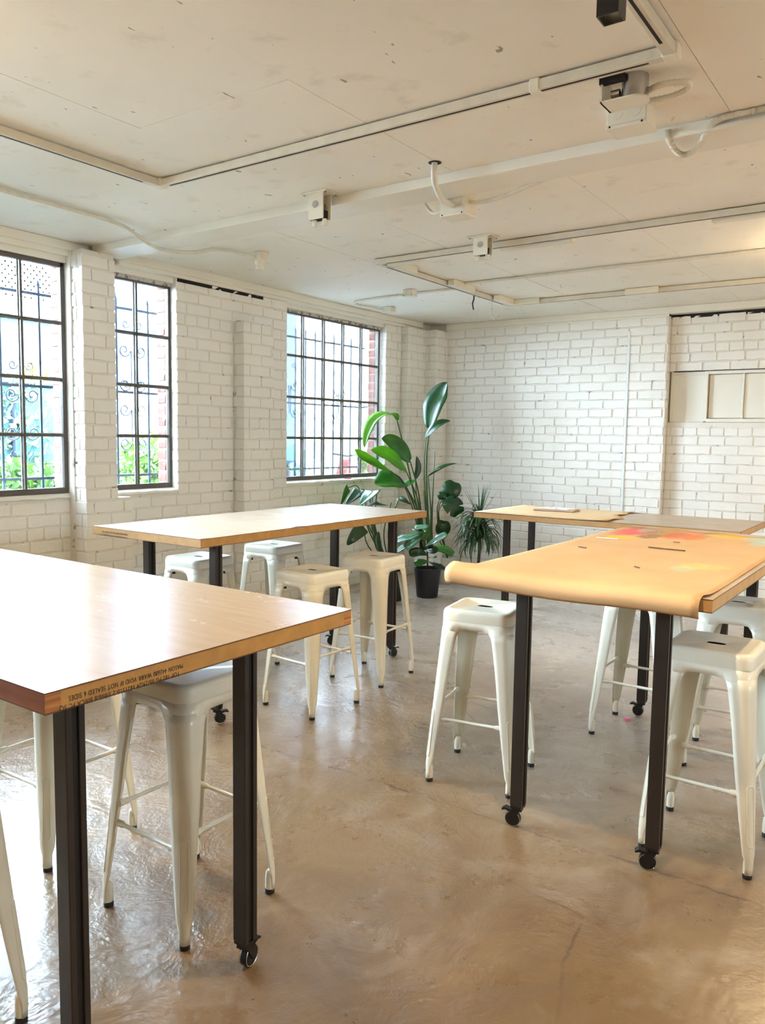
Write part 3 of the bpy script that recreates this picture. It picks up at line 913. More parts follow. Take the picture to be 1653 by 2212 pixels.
def sheet(name, rows, mat, loc, thick=.0009, smooth=180):
    b = MB(); n = len(rows[0])
    b.add([p for r in rows for p in r], [(i * n + j, i * n + j + 1, (i + 1) * n + j + 1, (i + 1) * n + j) for i in range(len(rows) - 1) for j in range(n - 1)])
    o = b.build(name, mat, smooth=smooth, loc=loc)
    s = o.modifiers.new('thickness', 'SOLIDIFY'); s.thickness = thick; s.offset = 1
    return o
ox, oy = -1.03, 3.67
rows = []
prof = [(2.618, .938), (2.611, .948), (2.606, .960), (2.605, .972), (2.608, .984), (2.615, .994), (2.627, 1.0015), (2.643, 1.0055), (2.665, 1.0075), (2.70, 1.0065), (2.76, 1.0035), (2.85, 1.0012), (3.0, HT + .001)] + [(3.0 + k * .135, HT + .001) for k in range(1, 12)] + [(4.60, HT + .001)]
nx = 34
for (y, z) in prof:
    r = []
    for i in range(nx + 1):
        u = i / nx
        xr = -.592 - (.012 if y < 2.7 else 0) - .012 * max(0, (y - 2.7)) * .3
        xl = -1.535 + .0 * y
        x = xl + (xr - xl) * u
        left = max(0, 1 - u / .12)
        lift = 0
        zz = z
        if y < 2.9:
            lift = .004 * math.sin(u * 9 + .5) * max(0, 1 - abs(y - 2.62) / .25)
            zz = z + lift + .014 * left * max(0, 1 - abs(y - 2.66) / .12)
        if x < -1.487:
            zz -= (-1.487 - x) * .25 if y > 2.7 else 0
        yy = y + (.004 * math.sin(u * 6) - .008 * left if y < 2.62 else 0)
        if y >= 2.9:
            zz += .0012 * (1 + math.sin(x * 9 + y * 3) * math.sin(y * 7)) * .8
            if y > 4.5: yy = y + .03 * math.sin(u * 5) + .015 * math.sin(u * 23)
        r.append((x - ox, yy - oy, zz))
    rows.append(r)
o = sheet('kraft_paper', rows, M['kraft'], (ox, oy, 0))
tag(o, 'wide brown kraft paper with paint smudges curling over the table edge', 'paper')

t = NT('plain_kraft'); co = t.coord(True)
M['kraft2'] = t.out(t.ramp(t.noise(co, 3, 6), (.3, lin((208, 174, 128))), (.7, lin((222, 190, 146)))), .6, t.bump(t.noise(co, 6, 4), .12, .006))
rows = []
for j in range(13):
    v = j / 12; r = []
    for i in range(17):
        u = i / 16
        xr = -2.03 + .05 * math.sin(v * 7) + .03 * math.sin(v * 19 + 1) - .02 * v
        x = -3.112 + (xr + 3.112) * u
        y = 5.722 + .926 * v
        r.append((x + 2.5, y - 6.2, .9022 + (.006 * max(0, (u - .85) / .15) * (1 + math.sin(v * 15)) if u > .85 else 0) + .001 * math.sin(u * 9 + v * 5)))
    rows.append(r)
o = sheet('kraft_paper', rows, M['kraft2'], (-2.5, 6.2, 0))
tag(o, 'torn sheet of pale brown paper on the table by the end wall', 'paper')

# magazine and sketchbook on the far table
mag = empty('sketchbook', (-2.62, 6.30, .9050), R(8)); tag(mag, 'thin book with a brown cover under a white printed page', 'book')
MB().box(-.19, .15, -.11, .11, 0, .003).build('cover', M['stile'], mag)
MB().box(-.185, .145, -.105, .105, .003, .011).build('pages', M['pot_white'], mag)
MB().box(-.19, .15, -.11, .11, .011, .0135).build('cover', M['edge_tan'], mag)
t = NT('printed_page'); co = t.coord(True)
M['page'] = t.out(t.ramp(t.noise(co, 9, 2), (.40, lin((238, 238, 240))), (.5, lin((180, 200, 220))), (.56, lin((240, 236, 236))), (.64, lin((214, 120, 130)))), .5)
pg = MB().box(-.15, .14, -.10, .10, 0, .002).build('loose_page', M['page'], loc=(-2.65, 6.34, .9190)); pg.rotation_euler = (0, 0, R(-6))
tag(pg, 'white printed page lying on the book on the end wall table', 'paper')

# small litter on the kraft paper and the floor
def scrap(name, lab, cat, p, L, w, h, rz, m, bend=0):
    n = 6; vs = []; fs = []
    loops = []
    for k in range(n + 1):
        u = k / n - .5; ww = w * (1 - .5 * abs(u)) ; yo = bend * (u * u - .1)
        loops.append([(u * L, yo - ww / 2, 0), (u * L, yo + ww / 2, 0), (u * L, yo + ww / 2 * .7, h), (u * L, yo - ww / 2 * .7, h)])
    o = MB().loft(loops).build(name, m, loc=p); o.rotation_euler = (0, 0, rz)
    tag(o, lab, cat); return o
ZP = HT + .0045
scrap('paper_scrap', 'small white paper scrap beside the yellow paint smudge', 'paper', atz(1312, 1163, ZP), .11, .03, .002, R(5), M['pot_white'], .01)
scrap('twig', 'thin brown stick lying in the middle of the kraft paper', 'stick', atz(1440, 1187, ZP), .17, .006, .005, R(-3), M['bark'], .01)
scrap('twig', 'tiny dark twig near the front of the kraft paper', 'stick', atz(1376, 1226, ZP), .035, .006, .004, R(-40), M['bark'], .004)
scrap('twig', 'tiny brown crumb of wood left of the long stick', 'stick', atz(1258, 1183, ZP), .05, .007, .004, R(-25), M['bark'], .01)
scrap('twig', 'short reddish stick behind the long stick on the kraft paper', 'stick', atz(1462, 1172, ZP), .03, .012, .004, R(0), M['stile'], .0)
M['pink'] = simple('pink_paper', (226, 120, 150), .6)
scrap('paper_scrap', 'crumpled pink scrap on the floor beside a table castor', 'paper', atz(1356, 1556, .001), .035, .02, .012, R(50), M['pink'], .02)
p = atx(752, 1034, -4.84)
scrap('ribbon', 'small pink ribbon on the sill of the wide window', 'ribbon', (-4.84, p.y, 1.083), .10, .02, .010, R(88), M['pink'], .02)

# ---------------------------------------------------------------- ceiling fittings
def rail_seg(mb, a, b, w=.019, z0=2.703, z1=2.747):
    (x0, y0), (x1, y1) = a, b
    mb.box(min(x0, x1) - w, max(x0, x1) + w, min(y0, y1) - w, max(y0, y1) + w, z0, z1)
def track(label, root_xy, rails, boxes, name='lighting_track'):
    root = empty(name, (root_xy[0], root_xy[1], 2.75)); tag(root, label, 'track')
    ox, oy = root_xy
    for a, b in rails:
        m = MB(); rail_seg(m, (a[0] - ox, a[1] - oy), (b[0] - ox, b[1] - oy), z0=-.042, z1=-.007)
        r = m.build('rail', M['rail'], root, bevel=.003)
        m = MB()
        if abs(a[0] - b[0]) > abs(a[1] - b[1]): m.box(min(a[0], b[0]) - ox + .07, max(a[0], b[0]) - ox - .07, a[1] - oy - .005, a[1] - oy + .005, -.0428, -.040)
        else: m.box(a[0] - ox - .005, a[0] - ox + .005, min(a[1], b[1]) - oy + .07, max(a[1], b[1]) - oy - .07, -.0428, -.040)
        m.build('conductor_slot', M['hole'], r)
    for (x0, x1, y0, y1, z0) in boxes:
        MB().box(x0 - ox, x1 - ox, y0 - oy, y1 - oy, z0 - 2.75, -.001).build('driver_box', M['ebox'], root, bevel=.006)
    return root
track('cream lighting track running round the front of the ceiling', (-2, 2.668), [((-3.25, 2.668), (-.79, 2.668)), ((-3.25, -1.6), (-3.25, 2.63)), ((-.79, -1.6), (-.79, 2.63)), ((-3.25, -1.6), (-.79, -1.6))],
      [(-1.27, -1.23, 2.645, 2.69, 2.703), (-3.275, -3.225, 2.643, 2.693, 2.705), (-.815, -.765, 2.643, 2.70, 2.705)])
track('cream lighting track with driver boxes over the far tables', (-2, 4.65), [((-3.345, 4.65), (1.4, 4.65)), ((-3.345, 4.69), (-3.345, 6.66)), ((-3.345, 6.69), (1.4, 6.69))],
      [(-3.30, -3.02, 4.69, 4.75, 2.70), (-2.42, -1.93, 4.69, 4.75, 2.70), (-1.13, -.72, 4.69, 4.75, 2.70), (-3.31, -3.25, 4.78, 5.02, 2.70), (-3.31, -3.25, 5.55, 5.90, 2.70), (-3.31, -3.25, 6.33, 6.62, 2.70), (-3.28, -3.02, 6.62, 6.655, 2.70), (-2.25, -1.98, 6.62, 6.655, 2.70)])
def pipe(name, label, pts, r=.009, m='conduit', cat='conduit', n=8, seg=8, ribs=False):
    path = bez(pts, seg)
    b = MB()
    if ribs:
        L = sum((path[i + 1] - path[i]).length for i in range(len(path) - 1)); k = int(L / .007)
        fine = bez(pts, max(2, k // max(1, len(pts) - 1)))
        b.tube(fine, [r * (1.0 if i % 2 else .82) for i in range(len(fine))], 8)
    else: b.tube(path, r, n)
    o = b.build(name, M[m], smooth=50); tag(o, label, cat); return o
pipe('conduit', 'thin straight conduit across the boards inside the far lighting track', [(-3.24, 5.70, 2.737), (-2.2, 5.70, 2.737), (-1.0, 5.70, 2.737), (1.4, 5.70, 2.737)], .011)
pipe('conduit', 'bent conduit running from the first window to a lamp holder', [(-4.05, -1.0, 2.735), (-4.05, 1.6, 2.735), (-4.06, 2.6, 2.735), (-4.075, 3.02, 2.73), (-4.13, 3.22, 2.70), (-4.18, 3.36, 2.682), (-4.19, 3.52, 2.680), (-4.15, 3.68, 2.70), (-4.06, 3.77, 2.725), (-3.97, 3.88, 2.72), (-3.94, 4.03, 2.705)], .012)
pipe('conduit', 'thin cable looping beside the small ceiling box near the wide window', [(-4.55, 6.45, 2.735), (-4.60, 6.2, 2.735), (-4.56, 5.98, 2.735), (-4.3, 5.90, 2.735), (-3.9, 5.86, 2.735), (-3.5, 5.85, 2.735), (-3.376, 5.85, 2.735)], .010)
def jbox(label, c, s, name='junction_box', lid=True, rz=0, knock=True):
    root = empty(name, (c[0], c[1], ZC - .002), rz); tag(root, label, 'electrical box')
    x, y, h = s
    MB().box(-x, x, -y, y, -h, 0).build('body', M['ebox'], root, bevel=.004)
    if lid: MB().box(-x - .003, x + .003, -y - .003, y + .003, -h - .014, -h).build('cover', M['ebox'], root, bevel=.004)
    if knock:
        for sx in (-1, 1):
            MB().cyl((sx * x * .45, -y - .0018, -h * .5), (sx * x * .45, -y + .001, -h * .5), min(x * .28, h * .3), 12).build('knockout', M['ebox'], root)
        for sx in (-1, 1):
            MB().cyl((sx * x * .8, -y - .003, -h - .007), (sx * x * .8, -y - .005, -h - .007), .004, 8).build('screw', M['hole'], root)
    return root
jbox('square junction box on the beam with three conduits', (-2.13, 3.66), (.072, .06, .105))
jbox('square ceiling box with two round knockouts by the track corner', (-1.045, 3.07), (.075, .06, .075))
jbox('tiny square box on the ceiling near the wide window', (-4.48, 6.42), (.05, .04, .035), knock=False)
jbox('little round-eyed box on the thin cable near the wide window', (-3.80, 5.75), (.05, .035, .045))
pipe('conduit', 'thick bent pipe dropping from a ceiling hole to the junction box', [(-1.985, 3.19, 2.76), (-1.995, 3.20, 2.70), (-2.02, 3.26, 2.665), (-2.08, 3.42, 2.655), (-2.12, 3.57, 2.675), (-2.125, 3.62, 2.68)], .014)
MB().lathe([(.030, -.001), (.030, 0)], 16, c=(-1.985, 3.19, ZC - .0022)).build('ceiling_hole', M['hole'], ceil)
pipe('flexible_conduit', 'ribbed flexible conduit trailing right from the junction box', [(-2.06, 3.66, 2.70), (-2.0, 3.64, 2.685), (-1.9, 3.62, 2.68), (-1.78, 3.60, 2.69), (-1.66, 3.57, 2.705), (-1.5, 3.565, 2.725)], .012, ribs=True)
pipe('conduit', 'short bent stub left of the junction box', [(-2.2, 3.67, 2.70), (-2.25, 3.69, 2.685), (-2.31, 3.70, 2.69), (-2.35, 3.70, 2.73), (-2.36, 3.70, 2.75)], .010)
pipe('flexible_conduit', 'ribbed flexible conduit sagging from the beam at the right', [(-.985, 3.33, 2.735), (-.985, 3.34, 2.705), (-.965, 3.40, 2.665), (-.93, 3.42, 2.655), (-.88, 3.40, 2.675), (-.83, 3.34, 2.715), (-.78, 3.325, 2.735), (-.68, 3.325, 2.737), (-.5, 3.325, 2.737), (.5, 3.33, 2.737)], .013, ribs=True)
# round bracket with a loop of flex
br = empty('ceiling_bracket', (-.975, 2.83, 2.748)); tag(br, 'round-nosed ceiling bracket with a clamp beside the track corner', 'bracket')
prof = [(-.085, -.05), (.02, -.05)] + [(.02 + .05 * math.sin(math.pi * k / 10), -.05 * math.cos(math.pi * k / 10)) for k in range(1, 10)] + [(.02, .05), (-.085, .05)]
MB().loft([[(x, y, -.082) for x, y in prof], [(x, y, -.076) for x, y in prof]]).build('plate', M['ebox'], br)
MB().box(-.085, -.079, -.05, .05, -.082, 0).build('flange', M['ebox'], br)
MB().lathe([(.045, -.077), (.045, 0)], 20, c=(.02, 0, 0)).build('drum', M['steel'], br, 40)
MB().cyl((-.055, -.02, -.05), (-.025, -.02, -.05), .014, 10).build('clamp', M['steel'], br, 40)
MB().box(-.09, .0, -.052, -.03, -.02, 0).build('slot', M['hole'], br)
pipe('flexible_conduit', 'ribbed flex loop curling beside the round ceiling bracket', [(-.92, 2.85, 2.70), (-.87, 2.84, 2.705), (-.82, 2.85, 2.705), (-.79, 2.875, 2.705), (-.80, 2.91, 2.70), (-.85, 2.915, 2.69), (-.90, 2.90, 2.683), (-.94, 2.885, 2.68)], .012, ribs=True)
# lamp holder at the end of the bent conduit
lh = empty('lamp_holder', (-3.93, 4.07, 2.748)); tag(lh, 'small empty lamp holder at the end of the bent conduit', 'lamp holder')
MB().box(-.05, .05, -.04, .04, -.055, 0).build('body', M['ebox'], lh, bevel=.005)
MB().lathe([(.03, -.12), (.026, -.11), (.03, -.10), (.024, -.09), (.034, -.078), (.036, -.055)], 16).build('socket', M['ebox'], lh, 40)
# clevis hangers
def hanger(label, x, y, low=.135, eyes=True):
    r = empty('ceiling_hanger', (x, y, 2.748)); tag(r, label, 'bracket', 'clevis hangers on the ceiling')
    MB().box(-.085, .085, -.055, .055, -.007, 0).build('plate', M['ebox'], r, bevel=.002)
    for sx in (-1, 1):
        b_ = MB().box(-.05, .05, sx * .033 - .004, sx * .033 + .004, -low, -.006).build('cheek', M['ebox'], r, bevel=.003)
        MB().cyl((.0, sx * .033 - .008, -low * .45), (0, sx * .033 + .008, -low * .45), .018, 12).build('pin', M['steel'], b_, 40)
    MB().box(-.05, -.046, -.033, .033, -low, -.006).build('web', M['ebox'], r)
    for sx in (-1, 1):
        MB().cyl((sx * .033, 0, -low - .028), (sx * .033, 0, -low + .004), .013, 10).build('bolt', M['ebox'], r, 40)
    for sx in (-1, 1):
        for sy in (-1, 1): MB().cyl((sx * .07, sy * .043, -.012), (sx * .07, sy * .043, -.006), .007, 8).build('bolt_head', M['steel'], r)
    MB().box(-.04, .03, -.005, .028, -low + .006, -low + .05).build('shackle', M['hole'], r)
hanger('steel clevis hanger plate on the beam over the window table', -2.73, 3.27)
hanger('steel clevis hanger plate on the far lighting track', -2.435, 4.50, .115)
# dangling wires
pipe('wire', 'short black wire hanging from the far track corner', [(-3.42, 6.18, 2.748), (-3.42, 6.18, 2.70), (-3.425, 6.17, 2.66), (-3.42, 6.18, 2.61)], .007, 'black', 'wire')
pipe('wire', 'thin pale wire hanging near the end wall', [(-3.42, 6.52, 2.748), (-3.44, 6.55, 2.70), (-3.45, 6.55, 2.62), (-3.40, 6.57, 2.56)], .003, 'conduit', 'wire')

# track spotlights (black cans); the one in view and unseen others added round the tracks as fill
M['lens'] = NT('lamp_lens').out((1, .8, .55, 1), .4, None, Emission_Color=(1, .74, .42, 1), Emission_Strength=6.0)
def spot(label, x, y, aim, energy, blend=.5, size=R(120), col=WARM):
    r = empty('track_spotlight', (x, y, 2.706)); tag(r, label, 'spotlight', 'black track spotlights')
    MB().box(-.014, .014, -.05, .05, -.014, 0).build('adapter', M['black'], r, bevel=.003)
    h = .029; b_, t_ = -.121, -.014
    can = MB()
    sq = lambda q, z: [(-q, -q, z), (q, -q, z), (q, q, z), (-q, q, z)]
    can.loft([sq(h - .006, b_ + .045), sq(h - .004, b_), sq(h, b_), sq(h, t_)], cap=False)
    can.add(sq(h, t_), [(0, 1, 2, 3)])
    can.build('can', M['black'], r, bevel=.001)
    MB().add(sq(h - .006, b_ + .044), [(3, 2, 1, 0)]).build('lens', M['lens'], r)
    p = Vector((0, 0, b_ - .012))
    d = (Vector(aim) - Vector((x, y, 2.57))).normalized()
    l = light('spot_beam', 'SPOT', p, energy, col, r, spot_size=size, spot_blend=blend, shadow_soft_size=.03)
    l.rotation_euler = d.to_track_quat('-Z', 'Y').to_euler()
    return r
spot('black track spotlight hanging at the top edge of the picture', -.78, 2.10, (-.9, 2.1, 0), 115, size=R(150))
spot('black track spotlight added as fill over the varnished table, above the picture', -3.25, .2, (-3.0, .2, 0), 10, size=R(150))
spot('black track spotlight added as fill behind the viewer on the right rail', -.79, -.6, (-.6, -.4, 0), 30, size=R(150))
spot('black track spotlight added as fill behind the viewer on the left rail', -3.25, -1.2, (-3.1, -1.0, 0), 30, size=R(150))
spot('black track spotlight added as fill on the far track beyond the picture edge', .2, 4.65, (0, 4.9, 0), 60, size=R(150))
# warm bulbs in batten holders; the far one glows just past the right picture edge; those behind and further right are unseen, added as fill
M['bulb'] = NT('bulb_glass').out((1, .8, .55, 1), .3, None, Emission_Color=(1, .72, .40, 1), Emission_Strength=14.0)
def bulb(label, x, y, e):
    bl = empty('batten_bulb', (x, y, 2.748)); tag(bl, label, 'bulb', 'bare bulbs on the ceiling')
    MB().lathe([(.05, -.02), (.055, 0)], 20).build('rose', M['ebox'], bl, 40)
    MB().lathe([(.02, -.06), (.022, -.02)], 16).build('holder', M['ebox'], bl, 40)
    bz = [(max(.004, .032 * math.sin(math.pi * k / 10)), -.100 - .038 * math.cos(math.pi * k / 10)) for k in range(11)]
    MB().lathe(bz, 16).build('bulb', M['bulb'], bl, 60)
    light('bulb_light', 'POINT', (0, 0, -.19), e, WARM2, bl, shadow_soft_size=.035)
BE = 20
for lab, x, y, k in (('bare warm bulb past the right picture edge over the far table', -.58, 5.62, .9), ('bare warm bulb above the varnished table, over the picture edge', -2.75, .75, .6), ('bare warm bulb added as fill behind the viewer by the windows', -3.0, -1.9, .5),
                ('bare warm bulb added as fill behind the viewer in the middle of the room', .6, -1.2, .5), ('bare warm bulb added as fill over the right side of the room', 1.6, 2.2, .6), ('bare warm bulb added as fill over the far right of the room', 1.5, 5.4, 1.6)):
    bulb(lab, x, y, BE * k)

# ---------------------------------------------------------------- plants
def frame_leaf(path, width, nh, fold, prof, cols=5, wave=0.0, notch=0):
    """mesh of a leaf along a path; nh = hint of the upward normal"""
    n = len(path); vs = []; fs = []
    nh = Vector(nh)
    for i, p in enumerate(path):
        u = i / (n - 1)
        t_ = (path[min(i + 1, n - 1)] - path[max(i - 1, 0)]).normalized()
        s_ = t_.cross(nh)
        s_ = s_.normalized() if s_.length > 1e-4 else Vector((1, 0, 0))
        nn = s_.cross(t_).normalized()
        w = width * prof(u)
        for j in range(cols):
            k = j / (cols - 1) * 2 - 1
            zz = fold * abs(k) * w + wave * math.sin(u * 17 + k * 3) * abs(k) * width * .5
            vs.append(p + s_ * (k * w) + nn * zz)
    for i in range(n - 1):
        for j in range(cols - 1):
            a = i * cols + j
            fs.append((a, a + 1, a + cols + 1, a + cols))
    return vs, fs
paddle = lambda u: (math.sin(math.pi * min(1, u * .97 + .03)) ** .62) * (1 - .25 * u)
fiddle = lambda u: (.35 + .75 * u) * (math.sin(math.pi * (.06 + .9 * u)) ** .45)
heart = lambda u: math.sqrt(max(0, 1 - (2 * u - .72) ** 2 / 1.64)) * (1.05 - .55 * u) if u < .99 else .0
oval = lambda u: math.sin(math.pi * u) ** .6
class Plant:
    def __init__(s, name, label, loc, cat='plant'):
        s.r = empty(name, loc); tag(s.r, label, cat, 'potted plants in the corner'); s.o = Vector(loc)
    def L(s, p): return Vector(p) - s.o
    def part(s, mb, name, mat, smooth=60, parent=None):
        return mb.build(name, mat, parent or s.r, smooth)
    def pot(s, r0, r1, h, mat, ribs=0):
        b = MB(); n = 40
        prof = [(r0 * .96, 0), (r0, .006), (r1, h - .004), (r1, h), (r1 - .012, h), (r1 - .014, h - .03), (r1 - .02, h - .035)]
        loops = []
        for rr, z in prof:
            loops.append([((rr + (.003 if ribs and k % 2 else 0)) * math.cos(2 * math.pi * k / n), (rr + (.003 if ribs and k % 2 else 0)) * math.sin(2 * math.pi * k / n), z) for k in range(n)])
        b.loft(loops, cap=False); b.add(loops[0], [tuple(range(n - 1, -1, -1))])
        p = s.part(b, 'pot', mat, 35)
        s.part(MB().lathe([(r1 - .015, h - .034), (.01, h - .028)], 20), 'soil', M['soil'], 60)
        return p
    def leaf(s, pts, width, nh, mat, prof=paddle, fold=.25, wave=.0, stem=None, sr=.006, cols=5, rib=True, n=5):
        path = bez([s.L(p) for p in pts], n)
        vs, fs = frame_leaf(path, width, nh, fold, prof, cols, wave)
        o = s.part(MB().add(vs, fs), 'leaf', M[mat], 180)
        m = o.modifiers.new('blade', 'SOLIDIFY'); m.thickness = .0016; m.offset = 0
        if rib:
            nn = Vector(nh).normalized()
            s.part(MB().tube([p + nn * .0015 for p in path[:-1]], [max(.0008, .0042 * (1 - i / len(path))) for i in range(len(path) - 1)], 5), 'midrib', M['stem'] if mat != 'leaf_bright' else M['leaf_mid'], 60, o)
        if stem:
            sp = bez([s.L(p) for p in stem] + [path[0]], 7)
            s.part(MB().tube(sp, [sr * (1.25 - .6 * i / len(sp)) for i in range(len(sp))], 7), 'stem', M['stem'], 60)
        return o
D = atd
toCam = (CAM - Vector((-4.2, 6.8, 1.2))).normalized()
side = Vector((toCam.x * .6 + .3, toCam.y * .6, .55)).normalized()

# bird of paradise
bp = Plant('bird_of_paradise', 'tall plant with huge paddle leaves in a plain white pot', (-4.30, 6.93, 0))
bp.pot(.125, .15, .36, M['pot_white'])
base = lambda dx, dy: Vector((-4.30 + dx, 6.93 + dy, .35))
def st(dx, dy, px, py, d): return [base(dx, dy), D(px, py, d)]
bp.leaf([D(928, 925, 8.1), D(938, 880, 8.12), D(952, 850, 8.14), D(966, 825, 8.1)], .135, (toCam * .8 + rt * -.5), 'leaf_dark', fold=.3, stem=st(.02, 0, 921, 1010, 8.15), sr=.009)
bp.leaf([D(920, 945, 8.05), D(938, 926, 8.0), D(955, 914, 8.0), D(973, 909, 8.05)], .055, (toCam * .6 + up * .6), 'leaf_dark', fold=.5, stem=st(.04, 0, 917, 1040, 8.1), sr=.007)
bp.leaf([D(858, 908, 7.75), D(848, 896, 7.65), D(826, 897, 7.5), D(806, 912, 7.4), D(793, 940, 7.35), D(787, 968, 7.35)], .075, (Vector((.3, -.2, 1)) + toCam * .5 + up * .3 - rt * .4), 'leaf_bright', fold=.35, stem=st(-.03, 0, 880, 1000, 7.95), sr=.008)
bp.leaf([D(886, 995, 7.9), D(866, 975, 7.8), D(843, 955, 7.72), D(824, 947, 7.68)], .105, (toCam * .9 + up * .5), 'leaf_mid', fold=.35, stem=st(-.05, .02, 905, 1070, 8.0), sr=.008)
bp.leaf([D(878, 1018, 7.75), D(858, 1000, 7.62), D(830, 982, 7.5), D(801, 973, 7.42)], .125, (toCam * .8 + up * .65), 'leaf_bright', fold=.22, wave=.04, stem=st(-.06, -.02, 905, 1090, 7.95), sr=.008)
bp.leaf([D(843, 1019, 7.5), D(818, 1008, 7.4), D(788, 990, 7.32), D(766, 970, 7.3)], .085, (toCam * .7 + up * .8), 'leaf_bright', fold=.3, stem=[base(-.07, -.03), D(900, 1110, 7.9), D(870, 1040, 7.6)], sr=.008)
bp.leaf([D(874, 1044, 7.72), D(856, 1040, 7.6), D(832, 1040, 7.5), D(809, 1046, 7.45)], .15, (toCam * .75 + up * .6), 'leaf_mid', fold=.25, wave=.05, stem=st(-.06, -.05, 905, 1110, 7.9), sr=.008)
bp.leaf([D(872, 1046, 7.8), D(884, 1044, 7.8), D(898, 1037, 7.82)], .045, (toCam * .6 + up * .7), 'leaf_mid', fold=.3, stem=st(-.02, -.05, 892, 1100, 7.9), sr=.006)
bp.leaf([D(925, 1029, 8.05), D(945, 1018, 8.0), D(965, 1008, 8.0), D(986, 1001, 8.0)], .045, (toCam * .3 + up * .9), 'leaf_dark', fold=.55, stem=st(.06, 0, 930, 1090, 8.1), sr=.007)
bp.leaf([D(897, 1035, 7.95), D(903, 1010, 7.95), D(900, 985, 7.95)], .04, (toCam + rt * .5), 'leaf_dark', fold=.3, stem=st(0, -.03, 903, 1090, 8.0), sr=.006)
bp.part(MB().tube([bp.L(p) for p in bez([base(.05, -.02), D(935, 1080, 8.15), D(940, 975, 8.15)], 8)], [.011, .010, .009, .009, .008, .008, .007, .006, .006, .006, .005, .005, .004, .004, .003, .003, .002], 7), 'spear', M['stem'])
for dx, dy, px, py, d in ((.03, .01, 936, 1050, 8.2), (-.01, .03, 916, 1060, 8.25), (.07, -.01, 931, 1100, 8.1), (.0, -.05, 926, 1110, 8.0), (.05, .04, 924, 1120, 8.2), (-.04, .0, 912, 1125, 8.1)):
    bp.part(MB().tube([bp.L(p) for p in bez([base(dx, dy), D(px + (929 - px) * .4, py + 60, d), D(px, py, d)], 6)], [.016, .015, .014, .013, .012, .011, .010, .009, .008, .007, .006, .005, .004], 7), 'stem', M['stem'])

# monstera beside it
mo = Plant('monstera', 'split-leaf plant in a ribbed cream pot behind the black pot', (-4.16, 7.10, 0))
mo.pot(.11, .135, .27, M['conduit'], ribs=1)
mb_ = Vector((-4.16, 7.10, .25))
def lobed(c, r, nh, mat, stem_pts, cuts=0, ang=0):
    nh = Vector(nh).normalized(); a = nh.cross(Vector((0, 0, 1))).normalized(); b = a.cross(nh)
    a, b = a * math.cos(ang) + b * math.sin(ang), b * math.cos(ang) - a * math.sin(ang)
    n = 60; vs = [mo.L(c)]
    for k in range(n):
        th = 2 * math.pi * k / n
        rr = r * (1 - .22 * math.cos(th + math.pi / 2) ** 8) * (1.05 - .12 * math.sin(th))
        if cuts and abs(math.cos(th)) > .3 and k % 10 == 5: rr *= .55
        vs.append(mo.L(c) + (a * math.cos(th) * .88 + b * math.sin(th)) * rr + nh * (.18 * abs(math.cos(th)) * rr - .15 * rr * max(0, math.sin(-th))))
    fs = [(0, 1 + k, 1 + (k + 1) % n) for k in range(n)]
    o = mo.part(MB().add(vs, fs), 'leaf', M[mat], 50)
    m = o.modifiers.new('blade', 'SOLIDIFY'); m.thickness = .0018
    sp = bez([mb_ - mo.o] + [mo.L(p) for p in stem_pts] + [mo.L(c + b * r * .75)], 7)
    mo.part(MB().tube(sp, .006, 7), 'stem', M['stem'])
lobed(D(976, 1056, 8.1), .108, toCam + up * .4, 'leaf_dark', [D(948, 1100, 8.1)], 0, .4)
lobed(D(976, 1092, 8.0), .125, toCam * .8 + up * .5 + rt * .3, 'leaf_dark', [D(945, 1120, 8.0)], 1, -.5)
lobed(D(957, 1138, 8.0), .085, toCam + rt * .3, 'leaf_dark', [D(945, 1150, 8.05)], 0, .2)
lobed(D(955, 1070, 8.05), .05, toCam + up * .4, 'leaf_dark', [D(945, 1110, 8.05)], 0, 0)

# elephant-ear plant behind the window table
el = Plant('elephant_ear', 'broad-leaved plant behind the far end of the window table', (-4.10, 5.98, 0))
el.pot(.10, .125, .26, M['pot_black'])
eb = Vector((-4.10, 5.98, .25))
el.leaf([D(806, 1060, 7.2), D(800, 1068, 7.12), D(790, 1078, 7.05), D(776, 1092, 7.0)], .085, (up * .8 + toCam * .7 - rt * .2), 'leaf_blue', heart, .12, stem=[eb, D(806, 1130, 7.2)], cols=7)
el.leaf([D(776, 1058, 7.25), D(770, 1068, 7.2), D(758, 1080, 7.15), D(748, 1090, 7.1)], .06, (up * .7 + toCam * .7), 'leaf_dark', heart, .15, stem=[eb, D(795, 1140, 7.2), D(790, 1065, 7.25)], cols=7)
el.leaf([D(752, 1053, 7.15), D(746, 1063, 7.12), D(741, 1078, 7.1), D(736, 1092, 7.1)], .05, (rt * .9 + toCam * .4), 'leaf_mid', heart, .15, stem=[eb, D(790, 1120, 7.15), D(775, 1054, 7.2)], cols=7)
el.leaf([D(795, 1090, 7.1), D(808, 1088, 7.05), D(822, 1090, 7.05), D(838, 1092, 7.1)], .05, (up * .9 + toCam * .4), 'leaf_dark', heart, .15, stem=[eb, D(806, 1150, 7.15)], cols=7)
el.leaf([D(786, 1138, 7.1), D(772, 1150, 7.05), D(760, 1164, 7.0), D(750, 1178, 7.0)], .07, (rt * .6 + toCam * .7 + up * .3), 'leaf_dark', heart, .2, stem=[eb, D(796, 1180, 7.15)], cols=7)
el.leaf([D(820, 1195, 7.15), D(818, 1180, 7.15), D(816, 1165, 7.15), D(818, 1148, 7.15)], .032, (toCam), 'leaf_dark', oval, .4, stem=[eb])
for px, py in ((801, 1060), (809, 1095), (814, 1068), (845, 1086), (862, 1075)):
    el.part(MB().tube(bez([eb - el.o, el.L(D(px * .6 + 806 * .4, py + 70, 7.15)), el.L(D(px, py, 7.2))], 7), .006, 7), 'stem', M['stem'])
